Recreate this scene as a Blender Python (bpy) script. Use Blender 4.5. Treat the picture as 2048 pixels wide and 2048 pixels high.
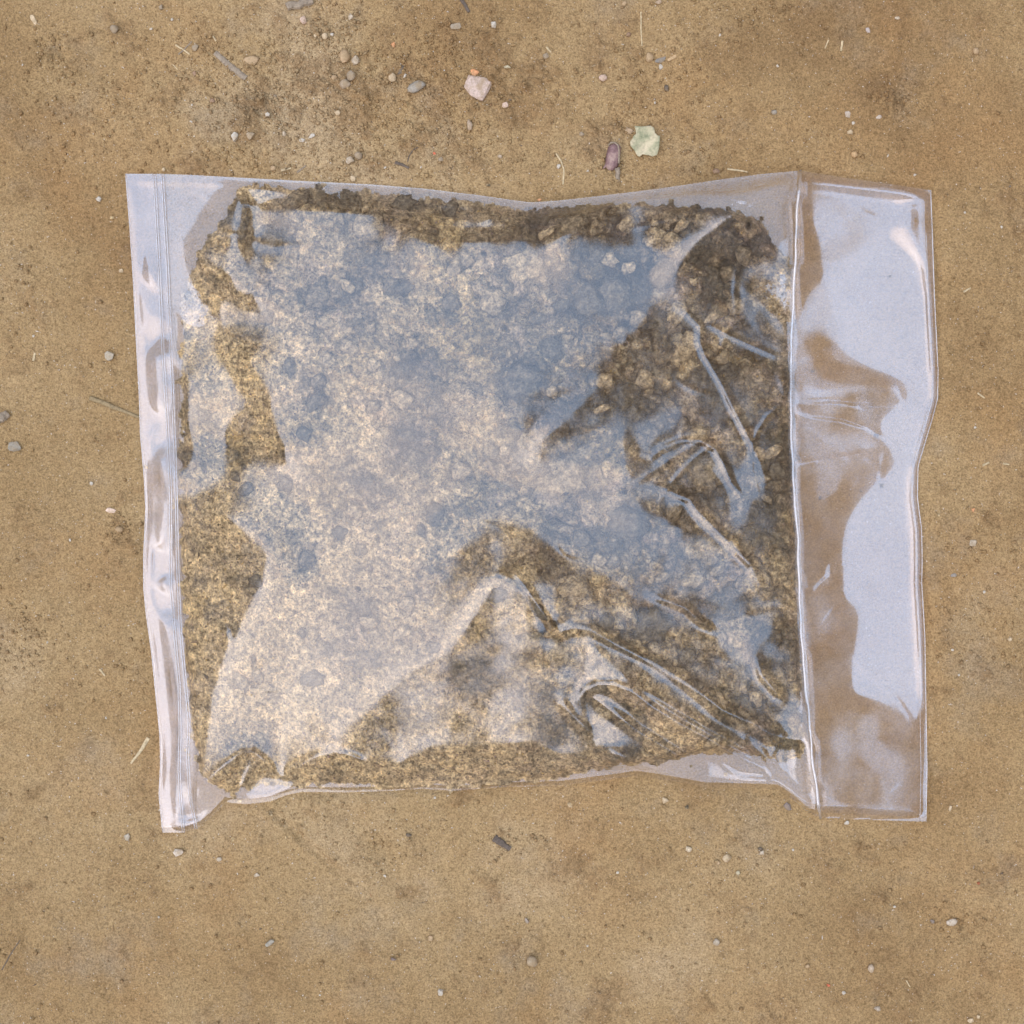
import bpy, bmesh, math, random
import numpy as np
from mathutils import Vector, noise as mnoise
R = math.radians
scene = bpy.context.scene
for o in list(bpy.data.objects): bpy.data.objects.remove(o)
C = scene.collection
# ================================================================ camera, sky, sun, exposure
cam = bpy.data.objects.new('camera', bpy.data.cameras.new('camera')); C.objects.link(cam)
cam.location = (0, 0, 0.56); cam.rotation_euler = (0, 0, 0)
cam.data.sensor_width = 36; cam.data.lens = 18/(0.2048/0.56)
cam.data.clip_start = 0.01; cam.data.clip_end = 500
scene.camera = cam
SUN_AZ, SUN_EL = 228, 46           # degrees: azimuth from +X towards +Y, elevation
world = bpy.data.worlds.new('World'); scene.world = world; world.use_nodes = True
wn, wl = world.node_tree.nodes, world.node_tree.links
wn.clear()
sky = wn.new('ShaderNodeTexSky'); sky.sky_type = 'NISHITA'; sky.sun_disc = False
sky.sun_elevation = R(SUN_EL); sky.sun_rotation = R(90-SUN_AZ)
sky.air_density = 1.0; sky.dust_density = 1.2; sky.ozone_density = 1.0; sky.altitude = 100
wb = wn.new('ShaderNodeBackground'); wb.inputs[1].default_value = 0.15
wo = wn.new('ShaderNodeOutputWorld')
veil = wn.new('ShaderNodeMix'); veil.data_type = 'RGBA'; veil.inputs[0].default_value = 0.65
veil.inputs[7].default_value = (6.3, 7.9, 10.6, 1)          # even high overcast over the whole sky
wl.new(sky.outputs[0], veil.inputs[6]); wl.new(veil.outputs[2], wb.inputs[0]); wl.new(wb.outputs[0], wo.inputs[0])
sun = bpy.data.objects.new('sun', bpy.data.lights.new('sun', 'SUN')); C.objects.link(sun)
sun.data.energy = 0.8; sun.data.angle = R(86); sun.data.color = (1.0, 0.60, 0.24)
sd = Vector((math.cos(R(SUN_EL))*math.cos(R(SUN_AZ)), math.cos(R(SUN_EL))*math.sin(R(SUN_AZ)), math.sin(R(SUN_EL))))
sun.rotation_euler = sd.to_track_quat('Z', 'Y').to_euler(); sun.location = sd*3
vs = scene.view_settings
vs.view_transform = 'Standard'; vs.look = 'None'; vs.gamma = 1; vs.use_curve_mapping = False
vs.exposure = 1.2
scene.cycles.transparent_max_bounces = 24; scene.cycles.max_bounces = 12

# ---------------------------------------------------------------- traced layout (photo pixels, 2048 x 2048)
S = 0.0002            # metres per photo pixel on the ground
CAMH = 0.56           # camera height
D = 2048.0/1932.0
def disp(pts): return np.array([(x*D, y*D) for x, y in pts], float)
ZO = {1:(200,300), 2:(800,300), 3:(1300,300), 4:(200,1000), 5:(800,1000), 6:(1300,1000)}
def Z(n, pts):
    ox, oy = ZO[n]
    return np.array([(ox+x*700/1932, oy+y*700/1932) for x, y in pts], float)
LEFT = disp([(236,328),(240,380),(244,430),(250,520),(256,640),(262,750),(264,820),(271,900),(274,960),(270,1050),(270,1110),(275,1160),(285,1230),(292,1300),(301,1390),(302,1440),(299,1500),(303,1540),(306,1571)])
ZIP1 = disp([(291,328),(300,500),(307,650),(316,800),(322,930),(322,1100),(330,1200),(338,1290),(340,1380),(338,1450),(341,1510),(346,1571)])
ZIP2 = disp([(306,328),(316,500),(324,700),(330,850),(333,950),(335,1060),(340,1180),(350,1290),(357,1360),(354,1430),(358,1500),(370,1564)])
SEAM = disp([(1510,322),(1503,420),(1500,500),(1497,560),(1493,650),(1492,750),(1494,850),(1500,950),(1506,1020),(1508,1120),(1513,1200),(1520,1300),(1528,1370),(1535,1450),(1548,1543)])
RIGHT = disp([(1757,359),(1760,440),(1764,560),(1771,700),(1770,752),(1760,790),(1745,840),(1733,880),(1732,940),(1740,1000),(1741,1060),(1740,1100),(1746,1200),(1748,1330),(1750,1450),(1748,1550)])
TOP = disp([(236,328),(300,328),(360,330),(450,335),(560,341),(700,348),(800,356),(900,368),(1000,382),(1050,379),(1130,370),(1250,355),(1350,340),(1440,328),(1510,322),(1600,336),(1700,350),(1757,359)])
BOT = disp([(306,1571),(346,1571),(375,1561),(400,1541),(425,1513),(445,1516),(470,1517),(510,1512),(540,1500),(570,1494),(650,1495),(740,1492),(800,1488),(850,1492),(950,1485),(1060,1482),(1150,1470),(1200,1463),(1250,1470),(1330,1485),(1400,1487),(1440,1488),(1470,1490),(1500,1512),(1520,1530),(1548,1543),(1640,1547),(1748,1550)])
def cx(curve, y): return np.interp(y, curve[:,1], curve[:,0])
def cy(curve, x): return np.interp(x, curve[:,0], curve[:,1])
# ---------------------------------------------------------------- what the plastic mirrors where: sky (bright) or the added banks (dark)
RT, UP, LF, DN = (1,0), (0,1), (-1,0), (0,-1)
DL = (0,-0.999)                                       # the long gentle fall to the bottom edge
dark = [
 (DL, 'p', disp([(600,1420),(690,1350),(770,1270),(850,1230),(900,1160),(935,1090),(985,1120),(1020,1200),(1050,1280),(1080,1350),(1080,1440),(900,1455),(700,1455),(560,1450)])),
 (UP, 'p', np.vstack([Z(1,[(720,120),(690,170),(760,260),(890,318),(1050,322),(1300,330),(1520,350),(1640,430),(1760,490),(1850,515)]),
      Z(2,[(210,508),(400,500),(700,495),(860,490),(960,440),(1060,370),(1100,360),(1150,300),(1250,275),(1400,262),(1550,250),(1650,235),(1800,262),(1900,285)]),
      Z(3,[(520,285),(620,240),(800,140),(780,90),(0,60)]), Z(2,[(600,100)])])),
 (RT, 'p', Z(3,[(815,140),(640,250),(520,310),(400,400),(280,500),(200,600),(150,660),(140,740),(165,820),(200,890),(262,985),(300,1100),(390,1280),(480,1450),(570,1650),(640,1800),(640,1932),(790,1932),(785,1500),(770,1200),(790,700)])),
 (RT, 'p', np.vstack([Z(2,[(1460,850),(1400,870),(1340,930),(1280,1020),(1200,1110),(1130,1220),(1070,1330),(960,1460),(850,1540),(810,1580),(820,1600),(930,1610),(1000,1590),(1080,1545),(1150,1515),(1230,1500),(1300,1490),(1390,1460),(1480,1445),(1540,1430),(1560,1450),(1550,1480),(1490,1540),(1420,1580),(1385,1620),(1372,1678),(1450,1625),(1560,1590),(1660,1585),(1760,1640),(1810,1740),(1850,1800)]),Z(3,[(560,1640),(480,1450),(390,1280),(300,1100),(275,990),(220,950),(150,880),(80,850)])])),
 (RT, 'p', Z(2,[(1250,1520),(1275,1560),(1320,1640),(1370,1690),(1390,1720),(1390,1830),(1330,1830),(1280,1810),(1245,1760),(1235,1680),(1232,1600)])),
 (RT, 'p', np.vstack([Z(2,[(1480,1680),(1560,1640),(1660,1625),(1725,1670),(1775,1760),(1800,1840),(1810,1930)]), Z(5,[(1820,100),(1860,230),(1780,160),(1680,70),(1650,0)]),Z(2,[(1600,1900),(1400,1840),(1400,1740)])])),
 (RT, 'p', Z(5,[(1310,0),(1470,20),(1600,40),(1720,170),(1810,260),(1900,350),(1930,420),(1840,330),(1740,250),(1640,190),(1560,150),(1340,60)])),
 (RT, 'p', np.vstack([Z(6,[(480,0),(520,130),(420,190),(560,340),(620,520),(560,480),(440,560),(0,500)]),Z(6,[(0,620),(150,650),(280,780),(360,860),(500,920),(600,900),(700,1050),(860,1100),(820,700),(815,400),(800,150),(800,0)])])),
 (RT, 'p', np.vstack([Z(5,[(860,480),(940,405),(1050,400),(1200,455),(1300,560),(1450,560),(1600,640),(1700,760),(1930,900)]),Z(6,[(300,870),(600,1000),(870,1100),(900,1400),(935,1700),(800,1600),(700,1540),(560,1440),(0,1100)]),Z(5,[(1700,1280),(1240,990),(1300,1015),(1200,945),(1120,875),(1060,790),(1040,720),(900,700),(850,600)])])),
 (DN, 'p', np.vstack([Z(4,[(1100,1500),(1200,1440),(1300,1400),(1450,1450),(1640,1475),(1750,1420),(1932,1400)]),Z(5,[(250,1400),(500,1370),(740,1350),(880,1415),(1000,1400),(1080,1520),(700,1580),(300,1590),(0,1600)]),Z(4,[(1800,1580),(1400,1610),(1060,1590)])])),
 (DN, 'p', Z(4,[(560,1590),(650,1500),(780,1400),(830,1400),(780,1560),(830,1650),(740,1680),(690,1660),(560,1800),(545,1700)])),
 (DN, 'p', Z(4,[(880,1430),(960,1500),(1010,1550),(900,1530),(850,1560)])),
 (LF, 'p', Z(1,[(455,490),(520,520),(640,640),(720,700),(750,790),(850,800),(860,850),(780,870),(690,830),(620,930),(610,870),(560,830),(530,810),(500,720),(470,640),(460,560)])),
 (LF, 'p', Z(1,[(640,990),(700,980),(740,1060),(800,1130),(850,1220),(900,1290),(935,1350),(935,1450),(980,1560),(1020,1640),(1020,1720),(930,1720),(820,1700),(700,1640),(690,1560),(740,1480),(800,1440),(810,1370),(760,1310),(700,1210),(650,1120),(630,1050)])),
 (LF, 'p', Z(1,[(400,1180),(480,1240),(490,1320),(480,1480),(500,1600),(510,1690),(470,1760),(430,1720),(395,1500),(400,1350)])),
 (LF, 'p', Z(4,[(410,0),(560,0),(680,80),(780,170),(870,250),(920,300),(900,400),(850,530),(790,640),(750,750),(700,790),(670,900),(640,980),(610,1100),(590,1300),(570,1500),(545,1600),(530,1400),(500,1100),(470,900),(460,700),(430,600),(410,400),(405,250)])),
 (RT, 'p', Z(1,[(760,230),(850,340),(850,480),(830,570),(780,580),(750,480),(770,380)])),
 (RT, 'p', Z(1,[(420,900),(465,920),(455,1150),(430,1180)])),
 # flap
 (RT, 'p', Z(3,[(800,200),(870,140),(885,300),(890,400),(925,480),(930,600),(955,680),(940,740),(900,760),(850,830),(830,900),(800,970),(795,600)])),
 (RT, 'p', np.vstack([Z(3,[(800,1380),(900,1360),(1000,1330),(1200,1290),(1320,1255),(1590,1260),(1590,1360),(1560,1395),(1440,1430),(1280,1490),(1300,1560),(1400,1640),(1470,1690),(1475,1800),(1300,1860),(1210,1932)]),Z(6,[(1140,90),(1100,160),(1080,540),(1160,570),(1220,650),(1180,780),(1140,880),(1125,1000),(1145,1110),(1320,1130),(1420,960),(1470,800),(1500,1200),(1520,1770),(960,1740),(900,1300),(850,700),(820,0)])])),
 (RT, 'p', Z(6,[(1180,400),(1260,450),(1340,650),(1280,650),(1200,480)])),
 (RT, 'p', Z(3,[(1440,300),(1440,420),(1480,540),(1520,680),(1530,760),(1560,760),(1550,240),(1500,220)])),
 (RT, 'p', Z(3,[(800,1090),(880,1030),(960,1025),(1080,1090),(900,1115),(820,1130)])),
 # lip left of the zip
 (LF, 'p', Z(1,[(235,500),(262,640),(278,740),(215,720)])),
 (LF, 'p', Z(1,[(195,750),(225,800),(250,1000),(220,960)])),
 (LF, 'p', Z(1,[(240,1100),(300,1130),(320,1300),(310,1450),(250,1430),(230,1250)])),
 (LF, 'p', Z(1,[(300,1480),(250,1560),(230,1640),(330,1700),(370,1932),(240,1932),(240,1760)])),
 (LF, 'p', Z(4,[(240,0),(350,20),(330,250),(240,270)])), (LF,'p',Z(4,[(250,440),(355,440),(355,490),(255,490)])),
 (LF, 'p', Z(4,[(280,560),(360,700),(400,900),(430,1100),(440,1350),(410,1500),(430,1820),(345,1830),(320,1560),(335,1300),(300,1000),(275,740)])),
]
neutral = [np.vstack([Z(5,[(1030,1060),(1090,1035),(1180,1035),(1280,1080),(1550,1260),(1800,1400)]),Z(6,[(300,1330),(640,1510),(560,1510),(420,1450),(270,1425)]),Z(5,[(1650,1450),(1640,1590),(1500,1575),(1300,1540),(1100,1515),(1010,1400),(1070,1340)])])]
bright = [
 (1,'p', Z(2,[(195,305),(270,295),(290,320),(210,325)])), (1,'p', Z(2,[(270,415),(345,378),(440,390),(560,350),(605,430),(450,432),(320,440)])),
 (1,'p', Z(2,[(600,320),(630,325),(635,375),(610,350)])), (1,'p', Z(2,[(700,300),(795,300),(795,320),(720,325)])), (1,'p', Z(2,[(320,310),(410,310),(415,330),(325,335)])),
 (1,'p', Z(1,[(810,210),(930,215),(1050,240),(1040,265),(940,280),(860,318)])),
 (1,'p', Z(3,[(500,300),(740,165),(800,140),(690,240),(560,300),(420,400),(330,470),(420,370)])),
 (1,'p', Z(3,[(500,690),(620,630),(700,610),(720,500),(770,460),(775,780),(760,930),(700,820),(690,720)])),
 (1,'p', Z(3,[(490,740),(540,770),(640,860),(730,960),(765,1050),(700,1000),(600,880),(570,930),(640,1060),(760,1130),(760,1145),(640,1080),(560,980),(500,860)])),
 (1,'p', Z(3,[(685,1230),(730,1260),(745,1330),(740,1370),(700,1310)])),
 (12,'l', Z(3,[(140,880),(200,900),(275,975),(275,1060),(300,1130),(390,1280),(480,1450),(570,1640),(615,1755)])),
 (8,'l', Z(3,[(280,975),(340,975),(430,1020),(560,1080),(690,1135),(770,1140)])),
 (6,'l', Z(3,[(390,1290),(460,1440),(540,1580)])),
 (14,'l', Z(2,[(1340,1680),(1390,1690),(1450,1645),(1560,1605),(1660,1602),(1740,1650),(1790,1740),(1830,1840),(1900,1932)])),
 (1,'p', Z(3,[(330,1760),(420,1700),(480,1760),(600,1770),(620,1850),(600,1932),(450,1932),(420,1850)])),
 (1,'p', Z(6,[(440,0),(560,0),(540,120),(520,140),(480,60)])),
 (1,'p', Z(2,[(1390,1740),(1460,1670),(1480,1740),(1480,1790),(1430,1760)])),
 (20,'l', np.vstack([Z(2,[(1320,1850),(1450,1870),(1600,1932)]),Z(5,[(1640,60),(1740,160),(1830,250),(1930,350)]),Z(6,[(450,230),(550,340),(600,470),(620,520)])])),
 (1,'p', Z(6,[(360,650),(500,640),(600,630),(690,625),(690,710),(650,760),(600,810),(585,880),(520,905),(450,880),(380,800),(350,720)])),
 (14,'l', Z(6,[(0,530),(100,560),(200,600),(280,680),(350,720)])), (7,'l', Z(6,[(585,880),(620,970),(680,1040),(725,1100)])),
 (22,'l', Z(5,[(880,730),(960,705),(1050,715),(1200,800),(1400,900),(1500,960)])),
 (13,'l', np.vstack([Z(5,[(1400,900),(1560,1000),(1680,1080),(1780,1160),(1930,1230)]),Z(6,[(540,1220),(660,1290),(750,1315),(850,1318)])])),
 (1,'p', Z(5,[(880,740),(1000,720),(1040,790),(1120,880),(1200,950),(1300,1020),(1200,1000),(1080,985),(1000,960),(930,830)])),
 (7,'l', np.vstack([Z(5,[(1240,990),(1400,1080),(1550,1170),(1700,1260),(1850,1340),(1930,1390)]),Z(6,[(600,1420),(660,1470)])])),
 (10,'l', np.vstack([Z(5,[(1065,1320),(1000,1180),(990,1110),(1020,1050),(1090,1020),(1180,1020),(1280,1060),(1400,1150),(1550,1240),(1700,1320),(1800,1380),(1930,1450)]),Z(6,[(640,1490),(720,1560),(920,1730)])])),
 (9,'l', Z(5,[(1030,1070),(1100,1110),(1200,1190),(1300,1270),(1400,1330),(1550,1420),(1650,1470),(1662,1530),(1645,1585)])),
 (1,'p', np.vstack([Z(5,[(1665,1440),(1760,1445),(1850,1480)]),Z(6,[(560,1520),(700,1555),(640,1570),(420,1580),(265,1588),(280,1520)])])),
 (10,'l', Z(5,[(640,400),(720,520),(800,640),(880,760)])),
 (7,'l', Z(5,[(880,1100),(960,1200),(1060,1310)])), (9,'l', Z(5,[(1090,1360),(1200,1400),(1330,1450),(1450,1500),(1560,1530),(1620,1545)])),
 (1,'p', Z(5,[(760,1345),(860,1370),(950,1345),(980,1400),(880,1410)])),
 (13,'l', Z(4,[(570,1560),(650,1490),(780,1395),(840,1388),(900,1430),(960,1490),(1020,1540)])),
 (24,'l', Z(4,[(1000,1540),(1080,1480),(1180,1420),(1280,1385)])), (10,'l', Z(4,[(1280,1385),(1380,1410),(1460,1440)])),
 (12,'l', Z(4,[(830,1400),(830,1470),(795,1540),(790,1600),(825,1640)])),
 (1,'p', Z(4,[(840,1570),(890,1530),(1010,1555),(930,1580)])), (1,'p', Z(4,[(1540,1250),(1640,1290),(1700,1360),(1720,1390),(1650,1465),(1630,1430),(1590,1340)])),
 (8,'l', Z(4,[(535,1580),(535,1680),(545,1790)])),
 (8,'l', Z(4,[(690,700),(710,780),(700,820)])),
 (1,'p', Z(3,[(1290,1500),(1440,1435),(1560,1400),(1530,1560),(1480,1680),(1400,1640),(1310,1560)])),
 (1,'p', Z(3,[(800,1480),(890,1540),(960,1570),(1280,1610),(1200,1660),(1040,1620),(960,1610)])), (8,'l', Z(3,[(800,1740),(900,1720),(1100,1690),(1280,1650)])),
 (7,'l', Z(3,[(800,1390),(1000,1380),(1150,1390),(1440,1400)])), (7,'l', Z(3,[(800,1440),(900,1465),(1050,1480),(1200,1530),(1380,1640)])),
 (1,'p', Z(6,[(900,1660),(990,1680),(960,1735)])), (5,'l',Z(6,[(900,500),(990,420),(1000,340)])),
 (1,'p', Z(4,[(370,180),(410,300),(410,480),(400,680),(375,560),(355,300)])),
]
# ---------------------------------------------------------------- film height field from those reflections
Q = 2.5; PX0, PY0 = 215.0, 305.0
NX, NY = 680, 552
gx = PX0+np.arange(NX)*Q; gy = PY0+np.arange(NY)*Q
GX, GY = np.meshgrid(gx, gy)
def raster(poly):
    m = np.zeros((NY,NX), bool); inside = np.zeros((NY,NX), bool)
    n = len(poly); x0,y0 = poly[-1]
    for i in range(n):
        x1,y1 = poly[i]
        if y0 != y1:
            a, b = min(y0,y1), max(y0,y1)
            r0, r1 = max(0,int(math.ceil((a-PY0)/Q))), min(NY-1,int(math.ceil((b-PY0)/Q))-1)
            if r1 >= r0:
                ys = gy[r0:r1+1]; xs = x0+(ys-y0)*(x1-x0)/(y1-y0)
                inside[r0:r1+1] ^= GX[r0:r1+1] < xs[:,None]
        x0,y0 = x1,y1
    return inside
def ribbon(line, w):
    m = np.zeros((NY,NX), bool)
    for (x0,y0),(x1,y1) in zip(line[:-1], line[1:]):
        pad = w+4
        c0,c1 = int((min(x0,x1)-pad-PX0)/Q), int((max(x0,x1)+pad-PX0)/Q)+2
        r0,r1 = int((min(y0,y1)-pad-PY0)/Q), int((max(y0,y1)+pad-PY0)/Q)+2
        c0,r0 = max(c0,0),max(r0,0)
        X,Y = GX[r0:r1,c0:c1], GY[r0:r1,c0:c1]
        L2 = (x1-x0)**2+(y1-y0)**2+1e-9
        t = np.clip(((X-x0)*(x1-x0)+(Y-y0)*(y1-y0))/L2,0,1)
        m[r0:r1,c0:c1] |= np.hypot(X-x0-t*(x1-x0), Y-y0-t*(y1-y0)) < w/2
    return m
def ridge(line, w, amp):
    m = np.zeros((NY,NX)); L = np.r_[0, np.cumsum(np.hypot(*np.diff(line, axis=0).T))]
    for i in range(len(line)-1):
        (x0,y0),(x1,y1) = line[i], line[i+1]; pad = w*4
        c0,c1 = max(0,int((min(x0,x1)-pad-PX0)/Q)), int((max(x0,x1)+pad-PX0)/Q)+2
        r0,r1 = max(0,int((min(y0,y1)-pad-PY0)/Q)), int((max(y0,y1)+pad-PY0)/Q)+2
        X,Y = GX[r0:r1,c0:c1], GY[r0:r1,c0:c1]
        t = np.clip(((X-x0)*(x1-x0)+(Y-y0)*(y1-y0))/((x1-x0)**2+(y1-y0)**2+1e-9),0,1)
        dd = np.hypot(X-x0-t*(x1-x0), Y-y0-t*(y1-y0)); u = (L[i]+t*(L[i+1]-L[i]))/L[-1]
        m[r0:r1,c0:c1] = np.maximum(m[r0:r1,c0:c1], amp*np.exp(-(dd/w)**2.0)*np.clip(4*u*(1-u)+.15,0,1))
    return m
def blur(a, s):                                       # gaussian, sigma in cells, via FFT
    fy, fx = np.fft.fftfreq(NY)[:,None], np.fft.rfftfreq(NX)[None]
    return np.fft.irfft2(np.fft.rfft2(a)*np.exp(-2*(math.pi*s)**2*(fx**2+fy**2)), s=(NY,NX))
def noise(shape, lo, hi, seed, p=1.0):                # band limited noise, wavelengths lo..hi in cells
    r = np.random.RandomState(seed).randn(*shape)
    f = np.hypot(np.fft.fftfreq(shape[0])[:,None], np.fft.rfftfreq(shape[1])[None])
    f[0,0] = 1e9
    F = np.fft.rfft2(r)*np.exp(-(f*lo)**2)*(1-np.exp(-(f*hi)**2))*f**(-p)
    n = np.fft.irfft2(F, s=shape)
    return n/n.std()
THETA = {RT:34.0, UP:52.0, LF:58.0, DN:46.0, DL:46.0}
MARG = {RT:3.0, UP:22.0, LF:8.0, DN:24.0, DL:1.5}          # zenith angle where the added bank hides the sky
XW, YW = (GX-1024)*S, -(GY-1024)*S
ztop, zbot = cy(TOP,GX), cy(BOT,GX)
zl, z1, z2, sm, rt = (cx(c,GY) for c in (LEFT,ZIP1,ZIP2,SEAM,RIGHT))
def f(s): return 1-(1-np.clip(s,0,1))**2
bag = (GX>zl)&(GX<rt)&(GY>ztop)&(GY<zbot)
pouch = (GX>z2)&(GX<sm)&(GY>ztop)&(GY<zbot)
HM = 0.022; LAM = 400.0; MU = 0.6; BL, BR, BT, BB = 600, 460, 400, 400
def build_film(iters=260):
    H0 = HM*f((GX-z2)/BL)*f((sm-GX)/BR)*f((GY-ztop)/BT)*f((zbot-GY)/BB)*pouch
    H0 = H0+(0.003+0.003*(GX>sm)+(0.007+0.017*np.clip((GY-900)/450,0,1))*np.where(GX>sm, np.clip(1-(GX-sm)/(rt-sm),0,1), np.exp(-((GX-sm)/120)**2)))*f((GX-zl)/30)*f((rt-GX)/30)*f((GY-ztop)/30)*f((zbot-GY)/30)*bag
    H0 = H0+0.006*np.clip((GY-780)/300,0,1)*np.where(GX<z2, np.clip((GX-zl)/(z2-zl),0,1), np.exp(-((GX-z2)/60)**2))*f((zbot-GY)/60)*bag
    H0 = blur(H0, 2.5)
    win = np.clip(np.minimum.reduce([GX-zl, rt-GX, GY-ztop, zbot-GY])/25.0, 0, 1)
    win = blur(win*win*(3-2*win), 1.5)
    state = np.zeros((NY,NX), int); dvx = np.zeros((NY,NX)); dvy = np.zeros((NY,NX)); th = np.zeros((NY,NX))
    for d, k, poly in dark:
        m = raster(poly); state[m] = -1; dvx[m], dvy[m], th[m] = d[0], d[1], THETA[d]+2*MARG[d]
    state[(state==0)&bag] = 1
    for poly in neutral: state[raster(poly)] = 0
    for w, k, poly in bright:
        m = raster(poly) if k=='p' else ribbon(poly, w)
        state[m] = 2
    state[~bag] = 0
    bet = lambda dx, dy: np.degrees(np.arctan((XW*dx+YW*dy)/CAMH))
    lim = np.tan(np.radians((th-bet(dvx,dvy))/2))
    lims = {d: np.tan(np.radians((THETA[d]-bet(*d))/2-2.0)) for d in THETA}
    h = H0.copy()
    fy, fx = np.fft.fftfreq(NY)[:,None], np.fft.rfftfreq(NX)[None]
    kx, ky = 2j*math.pi*fx, 2j*math.pi*fy
    k2 = (2*math.pi)**2*(fx**2+fy**2)
    den = k2+(1/LAM)**2+MU*k2*k2
    px = Q*S
    d = np.zeros_like(H0)
    g0y, g0x = np.gradient(H0, px)
    for it in range(iters):
        hy, hx = np.gradient(H0+d, px)
        wy = -hy                                  # image y runs down: world slope
        tx, ty = hx.copy(), wy.copy()
        m = state==-1
        c = -(tx*dvx+ty*dvy)
        add = np.where(m & (c<lim), (lim-c), 0)*1.6
        tx -= add*dvx; ty -= add*dvy
        b = state>0
        for dd in THETA:
            c = -(tx*dd[0]+ty*dd[1])
            ex = np.where(b & (c>lims[dd]), c-lims[dd], 0)*np.where(state==2,1.8,1.2)
            tx += ex*dd[0]; ty += ex*dd[1]
        gxx, gyy = (tx-g0x)*px, (-ty-g0y)*px
        F = (np.conj(kx)*np.fft.rfft2(gxx)+np.conj(ky)*np.fft.rfft2(gyy))/den
        d = np.fft.irfft2(F, s=(NY,NX))*win
        low = H0+d-0.0016
        d = np.where((low<0)&bag, d-low*0.7, d)
    d = np.maximum(H0+d, 0.0012)-H0
    h = H0+blur(d, 0.6)
    T = (0.0016+0.24*np.maximum(rt-GX, 0)*S+0.0004*np.sin(GY/37.0))*f((zbot-GY)/26)*f((rt-GX)/20)   # the flap's lower end slopes off the seam
    wt = np.clip((GY-1365)/110, 0, 1); wt = wt*wt*(3-2*wt)*np.where(GX > sm, 1, np.exp(-((sm-GX)/28)**2))*bag
    h = h*(1-wt)+wt*np.maximum(T, 0.0012)
    for w, k, poly in bright:                     # the folds stand up as ridges of their own
        k2_ = 3.0 if poly[:,0].mean() > 1080 and poly[:,1].mean() > 1340 else 1.0
        if k == 'l': h = h+ridge(poly, (2.2+w*.28)*(2.3 if k2_ > 2 else 1.15), (0.0004+0.00005*w)*k2_)*np.clip(h/0.004, 0, 1)*win
    rr = np.random.RandomState(17)                # fine crinkles: fanning from the corners and the seam, and across the flap
    def crinkle(x, y, ang, ln, w, a):
        n = 6; t = np.linspace(0, 1, n); bend = rr.normal(0, .28)
        pts = np.stack([x+np.cos(ang+bend*t*2)*ln*t, y+np.sin(ang+bend*t*2)*ln*t], 1)
        return ridge(pts, w, a)
    add = np.zeros_like(h)
    for cx0, cy0, a0, a1, n in ((1640,1630,3.30,4.0,16),(1590,345,2.2,3.0,6),(400,1640,4.9,6.1,3),(340,360,.15,1.2,4),(1580,800,2.3,4.0,5)):
        for _ in range(n):
            a, r0 = rr.uniform(a0, a1), rr.uniform(20, 170)
            add = np.maximum(add, crinkle(cx0+math.cos(a)*r0, cy0+math.sin(a)*r0, a, rr.uniform(60, 260), rr.uniform(3, 9), rr.uniform(.00012, .00045)))
    for _ in range(34):
        add = np.maximum(add, crinkle(rr.uniform(1600,1830), rr.uniform(400,1600), rr.choice([0, 3.14, 1.57, 2.4, .7])+rr.normal(0,.4), rr.uniform(40,190), rr.uniform(3,9), rr.uniform(.00008,.0003)))
    for _ in range(12):
        add = np.maximum(add, crinkle(rr.uniform(380,1550), rr.uniform(420,1480), rr.uniform(0,6.28), rr.uniform(40,140), rr.uniform(2.4,4.5), rr.uniform(.00005,.0002)))
    h = h+add*np.clip(h/0.003, 0, 1)*win
    return h, state
rnd = random.Random(5)
def W(px, py, z=0.0):                                  # a photo pixel at height z
    k = S*(CAMH-z)/CAMH
    return ((px-1024)*k, -(py-1024)*k, z)
# ================================================================ helpers
def tag(o, label=None, cat=None, group=None, kind=None):
    if label: o['label'] = label
    if cat: o['category'] = cat
    if group: o['group'] = group
    if kind: o['kind'] = kind
    return o
def link(name, me, mat=None, parent=None, smooth=True):
    o = bpy.data.objects.new(name, me); C.objects.link(o)
    if mat and not me.materials: me.materials.append(mat)
    if parent: o.parent = parent
    if smooth: me.shade_smooth()
    return o
def np_mesh(name, co, faces):
    """co (n,3); faces (m,k) all of one size"""
    me = bpy.data.meshes.new(name); co = np.ascontiguousarray(co, np.float32); faces = np.ascontiguousarray(faces, np.int32)
    m, k = faces.shape
    me.vertices.add(len(co)); me.vertices.foreach_set('co', co.ravel())
    me.loops.add(m*k); me.loops.foreach_set('vertex_index', faces.ravel())
    me.polygons.add(m); me.polygons.foreach_set('loop_start', np.arange(0, m*k, k, dtype=np.int32))
    me.update(calc_edges=True); me.validate()
    return me
def grid_faces(ny, nx, keep=None):
    i = np.arange(ny*nx).reshape(ny, nx)
    q = np.stack([i[:-1,:-1], i[1:,:-1], i[1:,1:], i[:-1,1:]], -1)
    return q[keep] if keep is not None else q.reshape(-1, 4)
def samp(A, px, py):                                   # bilinear read of a pixel grid
    x = np.clip((np.asarray(px, float)-PX0)/Q, 0, NX-1.001); y = np.clip((np.asarray(py, float)-PY0)/Q, 0, NY-1.001)
    i, j = x.astype(int), y.astype(int); a, b = x-i, y-j
    return A[j,i]*(1-a)*(1-b)+A[j,i+1]*a*(1-b)+A[j+1,i]*(1-a)*b+A[j+1,i+1]*a*b
def Wn(px, py, z):
    k = S*(CAMH-z)/CAMH
    return np.stack([(px-1024)*k, -(py-1024)*k, z*np.ones_like(px)], -1)
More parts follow.
